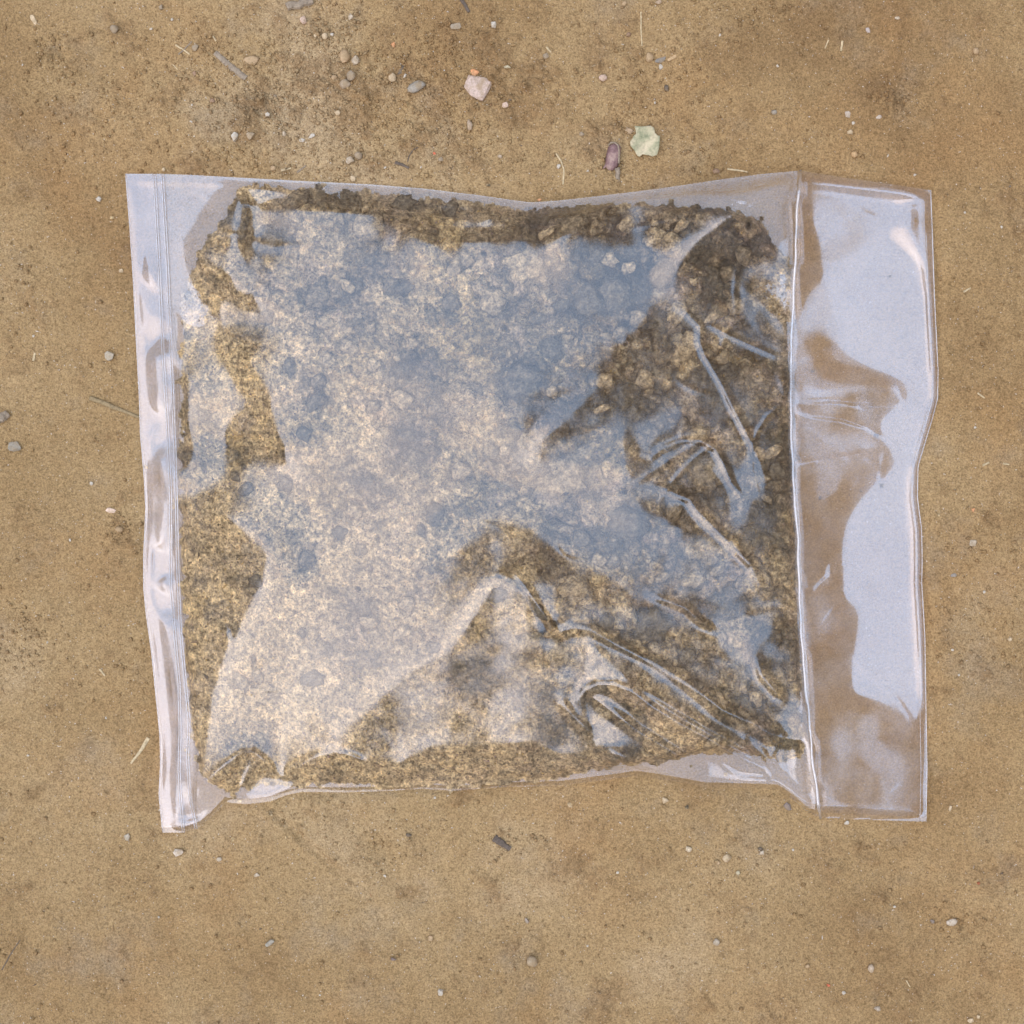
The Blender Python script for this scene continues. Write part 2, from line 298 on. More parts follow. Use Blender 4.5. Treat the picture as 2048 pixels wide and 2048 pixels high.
class NT:                                              # small node-tree writer
    def __init__(s, name):
        s.m = bpy.data.materials.new(name); s.m.use_nodes = True; s.t = s.m.node_tree; s.t.nodes.clear()
        s.out = s.t.nodes.new('ShaderNodeOutputMaterial'); s.tc = s.t.nodes.new('ShaderNodeTexCoord')
    def n(s, kind, **kw):
        x = s.t.nodes.new('ShaderNode'+kind)
        for k, v in kw.items():
            if k.startswith('i_'):
                key = k[2:].replace('_', ' ')
                s.set(x.inputs[key] if key in x.inputs else x.inputs[int(key)], v)
            else: setattr(x, k, v)
        return x
    def set(s, sock, v):
        if isinstance(v, bpy.types.NodeSocket): s.t.links.new(v, sock)
        elif isinstance(v, bpy.types.Node): s.t.links.new(v.outputs[0], sock)
        else: sock.default_value = v
    def noise(s, scale, detail=3, rough=0.6, vec=None, off=0):
        x = s.n('TexNoise'); x.inputs['Scale'].default_value = scale; x.inputs['Detail'].default_value = detail; x.inputs['Roughness'].default_value = rough
        mp = s.n('Mapping'); mp.inputs['Location'].default_value = (off, off*1.7, off*.3)
        s.t.links.new(vec or s.tc.outputs['Object'], mp.inputs[0]); s.t.links.new(mp.outputs[0], x.inputs['Vector'])
        return x.outputs['Fac']
    def ramp(s, fac, stops):
        x = s.n('ValToRGB'); s.set(x.inputs[0], fac); e = x.color_ramp.elements
        while len(e) < len(stops): e.new(0.5)
        for el, (p, c) in zip(e, stops): el.position = p; el.color = (*c, 1) if len(c) == 3 else c
        return x.outputs[0]
    def mix(s, fac, a, b, mode='MIX'):
        x = s.n('Mix', data_type='RGBA', blend_type=mode)
        s.set(x.inputs[0], fac); s.set(x.inputs[6], a); s.set(x.inputs[7], b)
        return x.outputs[2]
    def math(s, op, a, b=None, clamp=False):
        x = s.n('Math', operation=op, use_clamp=clamp); s.set(x.inputs[0], a)
        if b is not None: s.set(x.inputs[1], b)
        return x.outputs[0]
    def bump(s, h, strength=0.6, dist=0.001, normal=None):
        x = s.n('Bump'); x.inputs['Strength'].default_value = strength; x.inputs['Distance'].default_value = dist
        s.set(x.inputs['Height'], h)
        if normal: s.set(x.inputs['Normal'], normal)
        return x.outputs[0]
    def principled(s, col, rough=0.9, normal=None, spec=0.2, **kw):
        b = s.n('BsdfPrincipled'); s.set(b.inputs['Base Color'], col); s.set(b.inputs['Roughness'], rough)
        b.inputs['Specular IOR Level'].default_value = spec
        if normal: s.set(b.inputs['Normal'], normal)
        s.t.links.new(b.outputs[0], s.out.inputs[0]); return s.m
def c4(r, g, b): return (r, g, b, 1)
# ================================================================ materials
def mat_ground():
    t = NT('dry_dirt')
    base = t.ramp(t.noise(9, 5, .62, off=3), [(.32,(.235,.147,.066)),(.44,(.30,.198,.091)),(.56,(.345,.236,.114)),(.68,(.385,.277,.152))])
    red = t.ramp(t.noise(16, 4, .6, off=11), [(.50,(0,0,0)),(.70,(1,1,1))])
    base = t.mix(t.math('MULTIPLY', red, .5), base, c4(.31,.178,.072))
    grey = t.ramp(t.noise(34, 5, .65, off=23), [(.55,(0,0,0)),(.74,(1,1,1))])
    base = t.mix(t.math('MULTIPLY', grey, .45), base, c4(.27,.215,.145))
    dk = t.ramp(t.noise(60, 5, .7, off=31), [(.56,(0,0,0)),(.72,(1,1,1))])
    base = t.mix(t.math('MULTIPLY', dk, .5), base, c4(.155,.092,.042))
    lo = t.n('Attribute'); lo.attribute_name = 'looseness'
    base = t.mix(t.math('MULTIPLY', t.ramp(lo.outputs['Fac'], [(.15,(0,0,0)),(.9,(1,1,1))]), .5), base, c4(.235,.143,.066))     # crumbly, loose dirt is darker and redder
    g1 = t.noise(1500, 2, .6, off=1); g2 = t.noise(620, 3, .7, off=7); g3 = t.noise(2600, 1, .5, off=9)
    base = t.mix(1.0, base, t.ramp(g1, [(.28,(.62,.60,.57)),(.5,(1,1,1)),(.70,(1.3,1.3,1.3))]), 'MULTIPLY')
    base = t.mix(1.0, base, t.ramp(g2, [(.30,(.78,.76,.74)),(.5,(1,1,1)),(.72,(1.17,1.17,1.15))]), 'MULTIPLY')
    sp = t.ramp(t.noise(1150, 1, .5, off=17), [(.735,(0,0,0)),(.76,(1,1,1))])
    base = t.mix(t.math('MULTIPLY', sp, .75), base, c4(.60,.54,.45))
    dsp = t.ramp(t.noise(820, 2, .6, off=41), [(.70,(0,0,0)),(.74,(1,1,1))])
    base = t.mix(t.math('MULTIPLY', dsp, .7), base, c4(.085,.06,.045))
    hgt = t.math('ADD', t.math('MULTIPLY', g1, .5), t.math('ADD', t.math('MULTIPLY', g2, 1.0), t.math('MULTIPLY', g3, .25)))
    return t.principled(base, .95, t.bump(hgt, .75, .0011), .12)
def mat_soil():
    t = NT('damp_soil')
    base = t.ramp(t.noise(30, 5, .68, off=2), [(.30,(.13,.104,.070)),(.43,(.215,.168,.104)),(.55,(.29,.224,.132)),(.70,(.37,.288,.162))])
    ye = t.ramp(t.noise(20, 4, .6, off=14), [(.53,(0,0,0)),(.68,(1,1,1))])
    base = t.mix(t.math('MULTIPLY', ye, .55), base, c4(.38,.275,.105))
    pu = t.ramp(t.noise(55, 5, .65, off=33), [(.52,(0,0,0)),(.66,(1,1,1))])
    base = t.mix(t.math('MULTIPLY', pu, .6), base, c4(.22,.165,.135))
    dk = t.ramp(t.noise(120, 5, .7, off=51), [(.56,(0,0,0)),(.68,(1,1,1))])
    base = t.mix(t.math('MULTIPLY', dk, .7), base, c4(.085,.068,.054))
    sn = t.n('Attribute'); sn.attribute_name = 'sandy'
    base = t.mix(t.math('MULTIPLY', sn.outputs['Fac'], .6), base, c4(.46,.345,.185))            # finer, yellower sand
    tn = t.n('Attribute'); tn.attribute_name = 'tone'
    base = t.mix(1.0, base, t.ramp(tn.outputs['Fac'], [(0,(.45,.47,.50)),(.22,(.82,.80,.78)),(.5,(1.28,1.24,1.18)),(.8,(1.5,1.45,1.36)),(1,(1.7,1.63,1.52))]), 'MULTIPLY')
    g1 = t.noise(1150, 2, .6, off=5); g2 = t.noise(430, 4, .7, off=6)
    base = t.mix(1.0, base, t.ramp(g1, [(.32,(.62,.60,.59)),(.5,(1,1,1)),(.66,(1.42,1.40,1.36))]), 'MULTIPLY')
    base = t.mix(1.0, base, t.ramp(g2, [(.34,(.26,.25,.25)),(.5,(.95,.95,.95)),(.68,(1.7,1.67,1.6))]), 'MULTIPLY')
    return t.principled(base, .8, t.bump(t.math('ADD', t.math('MULTIPLY', g1, .5), g2), 1.0, .0016), .25)
def mat_film(name='clear_film', r0=0.13, haze=0.05, rough=0.02, tint=(.96,.95,.94)):
    t = NT(name)
    lw = t.n('LayerWeight'); lw.inputs[0].default_value = 0.5
    sch = t.math('ADD', t.math('MULTIPLY', t.math('POWER', lw.outputs['Facing'], 5.0), 1-r0), r0, True)
    tr = t.n('BsdfTransparent'); tr.inputs[0].default_value = (*tint, 1)
    gl = t.n('BsdfGlossy'); gl.inputs[0].default_value = (1,1,1,1)
    sm = t.noise(55, 5, .65, off=4); sc = t.noise(420, 3, .6, off=8)
    t.set(gl.inputs['Roughness'], t.ramp(sm, [(.35,(rough,)*3),(.7,(rough*3.5,)*3)]))
    t.set(gl.inputs['Normal'], t.bump(t.noise(160, 2, .5, off=6), .05, .0004))
    df = t.n('BsdfDiffuse'); df.inputs[0].default_value = (.80,.78,.77,1)
    tl = t.n('BsdfTranslucent'); tl.inputs[0].default_value = (.80,.78,.77,1)
    hz = t.n('MixShader'); hz.inputs[0].default_value = .4
    t.t.links.new(df.outputs[0], hz.inputs[1]); t.t.links.new(tl.outputs[0], hz.inputs[2])
    # dust, scuffs and fine scratches
    wv = t.n('TexWave'); wv.inputs['Scale'].default_value = 90; wv.inputs['Distortion'].default_value = 30; wv.inputs['Detail'].default_value = 4; wv.inputs['Detail Scale'].default_value = 3
    t.t.links.new(t.tc.outputs['Object'], wv.inputs['Vector'])
    scr = t.math('MULTIPLY', t.ramp(wv.outputs['Fac'], [(.965,(0,0,0)),(1,(1,1,1))]), t.ramp(t.noise(40, 3, .6, off=19), [(.55,(0,0,0)),(.7,(1,1,1))]))
    dust = t.ramp(t.noise(1700, 1, .5, off=12), [(.70,(0,0,0)),(.78,(1,1,1))])
    hf = t.math('ADD', t.math('MULTIPLY', t.ramp(sm, [(.35,(.4,.4,.4)),(.7,(1.8,1.8,1.8))]), haze), t.math('ADD', t.math('MULTIPLY', scr, .10), t.math('MULTIPLY', dust, .12)), True)
    m1 = t.n('MixShader'); t.set(m1.inputs[0], hf); t.t.links.new(tr.outputs[0], m1.inputs[1]); t.t.links.new(hz.outputs[0], m1.inputs[2])
    m2 = t.n('MixShader'); t.set(m2.inputs[0], sch); t.t.links.new(m1.outputs[0], m2.inputs[1]); t.t.links.new(gl.outputs[0], m2.inputs[2])
    t.t.links.new(m2.outputs[0], t.out.inputs[0])
    return t.m
_rock = {}
def mat_rock(col, kind='stone'):
    key = (col, kind)
    if key in _rock: return _rock[key]
    t = NT(kind+'_%d' % len(_rock))
    a = c4(*[v*.72 for v in col]); b = c4(*[min(v*1.22, .85) for v in col])
    f1 = t.noise(420, 4, .65, off=len(_rock)); f2 = t.noise(1500, 2, .6, off=3)
    base = t.mix(f1, a, b)
    base = t.mix(1.0, base, t.ramp(f2, [(.3,(.75,.74,.72)),(.5,(1,1,1)),(.7,(1.15,1.15,1.15))]), 'MULTIPLY')
    base = t.mix(t.math('MULTIPLY', t.ramp(t.noise(240, 4, .7, off=21), [(.44,(0,0,0)),(.62,(1,1,1))]), .65), base, c4(.30,.21,.11))   # clinging dirt
    _rock[key] = t.principled(base, .85, t.bump(t.math('ADD', f1, t.math('MULTIPLY', f2, .4)), .5, .0006), .25)
    return _rock[key]
def mat_fibre(name, col):
    t = NT(name)
    mp = t.n('Mapping'); t.t.links.new(t.tc.outputs['UV'], mp.inputs[0]); mp.inputs['Scale'].default_value = (1, 14, 1)
    f1 = t.noise(3, 4, .6, vec=mp.outputs[0]); f2 = t.noise(900, 2, .6)
    base = t.mix(f1, c4(*[v*.6 for v in col]), c4(*[v*1.3 for v in col]))
    base = t.mix(1.0, base, t.ramp(f2, [(.3,(.7,.7,.7)),(.5,(1,1,1)),(.7,(1.2,1.2,1.2))]), 'MULTIPLY')
    return t.principled(base, .85, t.bump(t.math('ADD', f1, f2), .5, .0005), .2)
def mat_leaf():
    t = NT('pale_dry_leaf')
    f = t.noise(130, 5, .65, off=2)
    base = t.ramp(f, [(.36,(.17,.185,.10)),(.45,(.30,.29,.17)),(.55,(.46,.40,.25)),(.66,(.55,.46,.30))])
    base = t.mix(1.0, base, t.ramp(t.noise(900, 3, .6), [(.3,(.8,.8,.8)),(.6,(1.1,1.1,1.1))]), 'MULTIPLY')
    return t.principled(base, .7, t.bump(t.noise(500, 4, .6), .5, .0005), .3)
def mat_pod():
    t = NT('brown_pod')
    f = t.noise(260, 5, .65, off=2)
    base = t.ramp(f, [(.34,(.10,.055,.05)),(.5,(.215,.13,.12)),(.66,(.36,.25,.20))])
    return t.principled(base, .7, t.bump(t.noise(900, 3, .6), .5, .0005), .3)
def mat_attr(name):
    t = NT(name); a = t.n('Attribute'); a.attribute_name = 'grain_colour'
    return t.principled(a.outputs['Color'], .9, None, .2)
M_GROUND, M_SOIL, M_FILM = mat_ground(), mat_soil(), mat_film('clear_film', 0.12, 0.085, 0.085, (.95,.93,.93))
M_POUCH = mat_film('pouch_film', 0.098, 0.03, 0.105)
M_SEAM = mat_film('welded_film', 0.14, 0.30, 0.08, (.93,.93,.93))
# ================================================================ the film's shape
FILM, STATE = build_film()
touch = np.clip(blur(pouch.astype(float), 12)*1.4-.4, 0, 1)
FILM = FILM+touch*(noise((NY,NX), 14, 60, 3, 1.2)*0.00006)*np.clip(FILM/0.01, 0, 1)
# ================================================================ ground
GN = 660; GR = 0.275
ax = np.linspace(-GR, GR, GN); GXw, GYw = np.meshgrid(ax, -ax)
cell = ax[1]-ax[0]
low = noise((GN,GN), 60, 220, 11, 1.6)*0.0011
mid = noise((GN,GN), 8, 40, 12, 1.0)
fine = noise((GN,GN), 2.2, 7, 13, 0.6)
gpx, gpy = GXw/S+1024, 1024-GYw/S
band = np.exp(-((gpy-190)/170)**4)*np.exp(-((gpx-800)/560)**4)
rough = np.clip(noise((GN,GN), 10, 90, 14, 1.0)*.32-.08+band*(.5+.5*noise((GN,GN), 9, 60, 19, .9)), 0, 1.6)
crumb = np.maximum(noise((GN,GN), 3.0, 10, 15, .8), 0)
ground_z = low+mid*0.00022+fine*0.00007+rough*(crumb*0.0008+mid*0.0003)
def furrow(pts, w, depth):
    global ground_z
    for (x0,y0),(x1,y1) in zip(pts[:-1], pts[1:]):
        t = np.clip(((gpx-x0)*(x1-x0)+(gpy-y0)*(y1-y0))/((x1-x0)**2+(y1-y0)**2), 0, 1)
        dd = np.hypot(gpx-x0-t*(x1-x0), gpy-y0-t*(y1-y0))
        ground_z = ground_z-depth*np.exp(-(dd/w)**2)+depth*.5*np.exp(-((dd-2*w)/w)**2)
furrow([(522,1605),(600,1672),(678,1745)], 7, .0008); furrow([(1375,185),(1440,170)], 6, .0007)
furrow([(1480,250),(1590,205)], 8, .0006); furrow([(700,1640),(760,1700),(830,1790)], 26, .0010); furrow([(160,230),(260,228)], 6, .0005)
furrow([(1640,70),(1700,20)], 10, .0006); furrow([(10,1960),(40,1910)], 5, .0005)
dent = [(1790,200,26),(111,104,22),(520,205,30),(214,1582,6),(279,1565,7),(1000,1480,30),(1930,1850,14),(1945,1880,12),(640,45,30),(310,1310,20)]
for x, y, r in dent: ground_z -= .0018*np.exp(-(np.hypot(gpx-x, gpy-y)/r)**2)*(1-crumb*.9)
inb = (gpx>np.interp(gpy, LEFT[:,1], LEFT[:,0])-6)&(gpx<np.interp(gpy, RIGHT[:,1], RIGHT[:,0])+6)&(gpy>np.interp(gpx, TOP[:,0], TOP[:,1])-6)&(gpy<np.interp(gpx, BOT[:,0], BOT[:,1])+6)
k = inb.astype(float)
for _ in range(8):
    k[1:-1,1:-1] = (k[1:-1,1:-1]*2+k[:-2,1:-1]+k[2:,1:-1]+k[1:-1,:-2]+k[1:-1,2:])/6
k = np.where(inb, 1, k)
ground_z = ground_z*(1-k)+k*(-0.0006+np.minimum(ground_z, 0)*.3)
edge = np.clip((np.maximum(abs(GXw), abs(GYw))-0.218)/0.057, 0, 1); edge = edge*edge*(3-2*edge)
ground_z = ground_z*(1-edge)-0.0062*edge
co = np.stack([GXw, GYw, ground_z], -1).reshape(-1, 3); fc = grid_faces(GN, GN)
# far dirt sheet with added, unseen banks shaped to darken the plastic's reflections
az = np.linspace(0, 2*math.pi, 241)[:-1]
ADDED_BANK_ELEV = np.interp(np.degrees(az), [0,45,90,135,180,225,250,265,285,300,315,328,338,360], [56,48,38,34,32,26,34,44,44,38,36,44,55,56])+np.random.RandomState(2).uniform(-1.6,1.6,len(az))
rs = np.array([.02,.2,.3,.45,.7,1.0,1.25,1.45,1.65,1.85,2.05,2.2,2.4,3,5,9,16,30,60,120])
far = []
for r in rs:
    s = np.clip((r-1.15)/1.05, 0, 1); s = s*s*(3-2*s)
    hh = 2.2*np.tan(np.radians(ADDED_BANK_ELEV))*s
    wob = np.array([mnoise.noise(Vector((math.cos(a)*r*1.3, math.sin(a)*r*1.3, 4))) for a in az])*.12*min(1, max(0, r-.9))
    far.append(np.stack([np.cos(az)*r, np.sin(az)*r, hh+wob-.006], -1))
far = np.array(far); nr, na = len(rs), len(az)
ii = np.arange(nr*na).reshape(nr, na); jj = np.roll(ii, -1, 1)
ff = np.stack([ii[:-1], ii[1:], jj[1:], jj[:-1]], -1).reshape(-1, 4)
keep = np.abs(far.reshape(-1,3)[ff]).max(axis=(1))[:, :2].max(1) > .25
me = np_mesh('ground', np.vstack([co, far.reshape(-1,3)]), np.vstack([fc, ff[keep]+len(co)]))
at = me.attributes.new('looseness', 'FLOAT', 'POINT')
at.data.foreach_set('value', np.r_[np.clip(rough+crumb*.25-.15, 0, 1.2).ravel(), np.full(nr*na, .3)].astype(np.float32))
ground = tag(link('ground', me, M_GROUND), kind='structure')  # dirt under the bag, plus the added outer banks
def gz(px, py):
    x = np.clip(((np.asarray(px,float)-1024)*S+GR)/cell, 0, GN-1.001); y = np.clip((GR+(np.asarray(py,float)-1024)*S)/cell, 0, GN-1.001)
    return ground_z[np.round(y).astype(int), np.round(x).astype(int)]
# ================================================================ bag
bag_root = bpy.data.objects.new('plastic_bag', None); C.objects.link(bag_root); bag_root.empty_display_size = .05
tag(bag_root, 'clear plastic zip bag full of damp soil lying flat on bare dirt', 'bag')
NR = 500
vv = np.linspace(0, 1, NR)
def column(c0, c1, t):                                 # a film column between two guide curves, top edge to bottom edge
    ya, yb = 300.0, 1680.0
    pts = []
    for _ in range(1):
        yy = np.linspace(ya, yb, 600)
        xx = cx(c0, yy)*(1-t)+cx(c1, yy)*t
        ok = np.where((yy >= cy(TOP, xx)) & (yy <= cy(BOT, xx)))[0]
        y0, y1 = yy[ok[0]], yy[ok[-1]]
        for it in range(4):
            y0 = float(cy(TOP, cx(c0,y0)*(1-t)+cx(c1,y0)*t)); y1 = float(cy(BOT, cx(c0,y1)*(1-t)+cx(c1,y1)*t))
        y = y0+(y1-y0)*vv
        return cx(c0, y)*(1-t)+cx(c1, y)*t, y
def sheet(c0, c1, n):
    cols = [column(c0, c1, t) for t in np.linspace(0, 1, n)]
    return np.array([c[0] for c in cols]).T, np.array([c[1] for c in cols]).T
def film_part(name, c0, c1, n, label=None, mat=None):
    px, py = sheet(c0, c1, n)
    z = samp(FILM, px, py)
    return tag(link(name, np_mesh(name, Wn(px, py, z).reshape(-1,3), grid_faces(NR, n)), mat or M_FILM, bag_root), label)
film_part('zip_lip', LEFT, ZIP1, 28, 'narrow flat lip of the bag outside the zip')
film_part('zip_band', ZIP1, ZIP2, 8)
film_part('top_film', ZIP2, SEAM, 490, 'wrinkled upper film stretched over the soil', M_POUCH)
film_part('end_flap', SEAM, RIGHT, 105, 'empty flat flap of film beyond the welded seam')
bx_, by_ = sheet(LEFT, RIGHT, 140); bx_, by_ = bx_[::5], by_[::5]
lowf = noise((NY,NX), 30, 120, 21, 1.3)
zb = 0.0005+0.0009*np.clip(samp(lowf, bx_, by_)*.4+.6, 0, 2)*np.where(bx_ > cx(SEAM, by_), 1.6, .35)
zc = samp(FILM, bx_, by_)*(.82+.10*np.clip(samp(lowf, bx_, by_), -1.6, 1.6))-.0006
zb = np.where(bx_ > cx(SEAM, by_), zc, np.where(bx_ < cx(ZIP1, by_), zc, zb)); zb = np.maximum(np.minimum(zb, samp(FILM, bx_, by_)-.0003), .0002)
link('bottom_film', np_mesh('bottom_film', Wn(bx_, by_, zb).reshape(-1,3), grid_faces(len(bx_), 140)), M_FILM, bag_root)
def tube(name, pts, rad, mat, parent=None, sides=6, flat=1.0, caps=True, label=None, smooth=True, jitter=0):
    P = [Vector(p) for p in pts]; n = len(P); co = []
    rad = [rad]*n if np.isscalar(rad) else rad
    up = Vector((0,0,1))
    for i, p in enumerate(P):
        d = (P[min(i+1,n-1)]-P[max(i-1,0)]).normalized()
        s = d.cross(up).normalized() if abs(d.z) < .95 else Vector((1,0,0)); u = s.cross(d)
        for k in range(sides):
            a = 2*math.pi*k/sides; j = 1+rnd.uniform(-jitter, jitter)
            co.append(p+(s*math.cos(a)+u*math.sin(a)*flat)*rad[i]*j)
    fs = [(i*sides+k, i*sides+(k+1)%sides, (i+1)*sides+(k+1)%sides, (i+1)*sides+k) for i in range(n-1) for k in range(sides)]
    if caps: fs += [tuple(range(sides))[::-1], tuple((n-1)*sides+k for k in range(sides))]
    me = bpy.data.meshes.new(name); me.from_pydata([tuple(c) for c in co], [], fs); me.update()
    uv = me.uv_layers.new(name='UVMap')
    for poly in me.polygons:
        for li in poly.loop_indices:
            vi = me.loops[li].vertex_index; uv.data[li].uv = ((vi % sides)/sides, (vi//sides)/max(n-1,1))
    o = link(name, me, mat, parent, smooth)
    return tag(o, label)
def resample(line, n):
    d = np.r_[0, np.cumsum(np.hypot(*np.diff(line, axis=0).T))]
    t = np.linspace(0, d[-1], n)
    return np.stack([np.interp(t, d, line[:,0]), np.interp(t, d, line[:,1])], 1)
def film_line(line, n, lift, inset=0):
    l = resample(line, n)
    return [W(x+inset, y, float(samp(FILM, x+inset, y))+lift) for x, y in l]
zipc = bpy.data.objects.new('zip_closure', None); C.objects.link(zipc); zipc.parent = bag_root
for ln in (ZIP1, ZIP2):
    for off in (-2.2, 2.2): tube('zip_ridge', film_line(ln, 160, .0002, off), .00028, M_SEAM, zipc, 6)
l = resample(SEAM, 200); wob = [mnoise.noise(Vector((i*.13, 0, 0))) for i in range(200)]
tube('end_seam', [W(x+w*2.5, y, float(samp(FILM, x, y))+.0005) for (x, y), w in zip(l, wob)], [.00055+.0003*abs(mnoise.noise(Vector((i*.09, 5, 0)))) for i in range(200)], M_SEAM, bag_root, 7, .8, label='raised welded seam with a bright glint')
tube('edge_weld', film_line(RIGHT, 120, .00015, -1), .00022, M_SEAM, bag_root, 5)
tube('edge_weld', film_line(RIGHT[1:], 120, .00015, -13), .0001, M_SEAM, bag_root, 5)
tube('edge_weld', film_line(LEFT, 120, .00015, 1), .00018, M_SEAM, bag_root, 5)
# ================================================================ soil in the bag
SOIL = disp([(455,356),(600,362),(800,376),(1000,404),(1100,392),(1200,390),(1330,398),(1430,420),(1484,500),(1486,700),(1488,900),(1496,1100),(1506,1300),(1506,1440),(1400,1412),(1300,1422),(1200,1436),(1120,1444),(1060,1462),(900,1474),(750,1478),(600,1478),(500,1476),(430,1488),(395,1478),(376,1440),(364,1350),(354,1200),(349,1050),(344,900),(349,700),(354,560),(384,470),(430,420)])
warp = noise((NY,NX), 5, 30, 31, 1.0)
msk = np.clip((blur(raster(SOIL).astype(float), 5)+warp*.10-.28)/.5, 0, 1); msk = msk*msk*(3-2*msk)
def worley(step, seed, jit=.9):                         # nearest and second nearest point of a jittered grid, and a value per point
    ny, nx = int(NY/step)+4, int(NX/step)+4; r_ = np.random.RandomState(seed)
    sy, sx = (np.mgrid[0:ny, 0:nx]+.5+r_.uniform(-.5, .5, (2,ny,nx))*jit-1.5)*step; val = r_.rand(ny, nx)
    wx = noise((NY,NX), step*.35, step*1.6, seed+1, .8)*step*.13; wy = noise((NY,NX), step*.35, step*1.6, seed+2, .8)*step*.13
    yy, xx = np.mgrid[0:NY, 0:NX]; yy = yy+wy; xx = xx+wx
    bi, bj = np.floor(yy/step+1.5).astype(int), np.floor(xx/step+1.5).astype(int)
    f1 = np.full((NY,NX), 1e9); f2 = f1.copy(); v = np.zeros((NY,NX))
    for a in (-1,0,1):
        for b in (-1,0,1):
            ii, jj = np.clip(bi+a, 0, ny-1), np.clip(bj+b, 0, nx-1); d_ = np.hypot(yy-sy[ii,jj], xx-sx[ii,jj])
            new = d_ < f1; f2 = np.where(new, f1, np.minimum(f2, d_)); v = np.where(new, val[ii,jj], v); f1 = np.where(new, d_, f1)
    return f1/step, f2/step, v
def clumps(step, seed, var, dome, crev, gap):
    f1, f2, v = worley(step, seed); g = np.clip((f2-f1)/gap, 0, 1); g = g*g*(3-2*g)
    return -var*v**1.5-dome*f1*f1-crev*(1-g), v
coarse = np.clip(.48+.14*noise((NY,NX), 40, 160, 36, 1.2)+.50*np.clip((GX-800)/600, -1, 1)+.22*np.clip((1050-GY)/400, -1, 1), .14, 1)   # cloddy at the upper right, sandy at the lower left
b1, v1 = clumps(26, 51, .0042, .0042, .0040, .22)
b2, v2 = clumps(11, 61, .0022, .0018, .0022, .28)
b3, v3 = clumps(4.6, 71, .0009, .0006, .0009, .35)
holes = np.clip(noise((NY,NX), 9, 40, 47, 1.0)-1.15, 0, 1.5)*.0035
lump = b1*coarse+b2*(.35+.65*coarse)*.8+b3*.8-holes*coarse
tone = np.clip(.62-.30*coarse+(v1-.5)*.9*coarse+(v2-.5)*.5+(v3-.5)*.25, 0, 1)
sandy = np.clip(1.25-1.3*coarse, 0, 1)
press = np.clip(noise((NY,NX), 40, 140, 32, 1.2)*.25+.85, .5, 1)      # where the film presses the soil flat
press *= 0.75+0.25*np.clip((GX-700)/500, 0, 1)*np.clip((1300-GY)/300, 0, 1)
rel = lump*press+.0003+noise((NY,NX), 2.5, 8, 33, .8)*.00022
soil_z = (blur(FILM, 3)-.0008+rel-.0012*press*np.clip(noise((NY,NX), 40, 160, 35, 1.2), 0, 2))
clods = [(1000,512,46,36),(1062,905,64,40),(985,725,36,34),(1165,560,28,30),(930,570,24,26),(1190,985,34,28),(1290,655,26,30),(1250,515,24,20),(700,430,30,26),(510,460,28,24),(600,560,26,22),(1110,570,24,26),(1040,660,20,18),(1330,895,38,34),(1230,1180,40,28),(1080,1110,30,22),(1000,1210,22,22),(1045,1230,20,30),(1270,965,18,16),(1205,600,16,16),(740,540,18,18),(880,490,16,14),(1130,1055,14,12),(1160,1060,14,12),(870,890,20,16),(1080,420,26,18),(560,380,26,16),(760,385,22,16),(850,395,20,14)]
rc = random.Random(3)
for _ in range(400):
    x, y = rc.uniform(420,1470), rc.uniform(420,1420)
    if len(clods) < 130 and samp(msk, x*D, y*D) > .9 and all(math.hypot(x-q[0], y-q[1]) > .8*(q[2]+12) for q in clods): clods.append((x, y, *[rc.uniform(7,20)*q for q in (rc.uniform(.8,1.25), 1)]))
warp2 = noise((NY,NX), 8, 30, 43, .8)
for x, y, a, b in clods:                                             # soil sinks round each clod
    dd = np.hypot((GX-x*D)/(a*D), (GY-y*D)/(b*D)); r = (a+b)/2*D*S
    dd = dd*(1+.22*warp2); soil_z -= min(.0035, .7*r)*np.exp(-(dd/1.16)**6)*msk
soil_z = np.minimum(soil_z, FILM-.0005)
soil_z = .0008+(soil_z-.0008)*msk
soil_z = np.maximum(soil_z, .0008)
ok = msk > .02
keepq = ok[:-1,:-1]|ok[1:,:-1]|ok[1:,1:]|ok[:-1,1:]
sel = np.zeros((NY,NX), bool)
for a, b in ((0,0),(1,0),(1,1),(0,1)): sel[a:NY-1+a, b:NX-1+b] |= keepq
idx = -np.ones(NY*NX, int); idx[sel.ravel()] = np.arange(sel.sum())
soil_root = bpy.data.objects.new('soil', None); C.objects.link(soil_root); soil_root.empty_display_size = .03
tag(soil_root, 'damp olive brown soil with clods filling the clear bag', 'soil')
me = np_mesh('soil_mass', Wn(GX, GY, soil_z).reshape(-1,3)[sel.ravel()], idx[grid_faces(NY, NX, keepq)])
at = me.attributes.new('tone', 'FLOAT', 'POINT'); at.data.foreach_set('value', tone.ravel()[sel.ravel()].astype(np.float32))
at = me.attributes.new('sandy', 'FLOAT', 'POINT'); at.data.foreach_set('value', sandy.ravel()[sel.ravel()].astype(np.float32))
tag(link('soil_mass', me, M_SOIL, soil_root), kind='stuff')
def ico(sub):
    bm = bmesh.new(); bmesh.ops.create_icosphere(bm, subdivisions=sub, radius=1)
    v = np.array([x.co[:] for x in bm.verts]); f_ = np.array([[x.index for x in p.verts] for p in bm.faces]); bm.free(); return v, f_
IV3, IF3 = ico(3); IV2, IF2 = ico(2)
def lumpy(V, amp, freq, seed):
    return np.array([v*(1+amp*mnoise.fractal(Vector(v)*freq+Vector((seed*3.1, seed*1.7, 0)), 1.0, 2.0, 3)) for v in V])
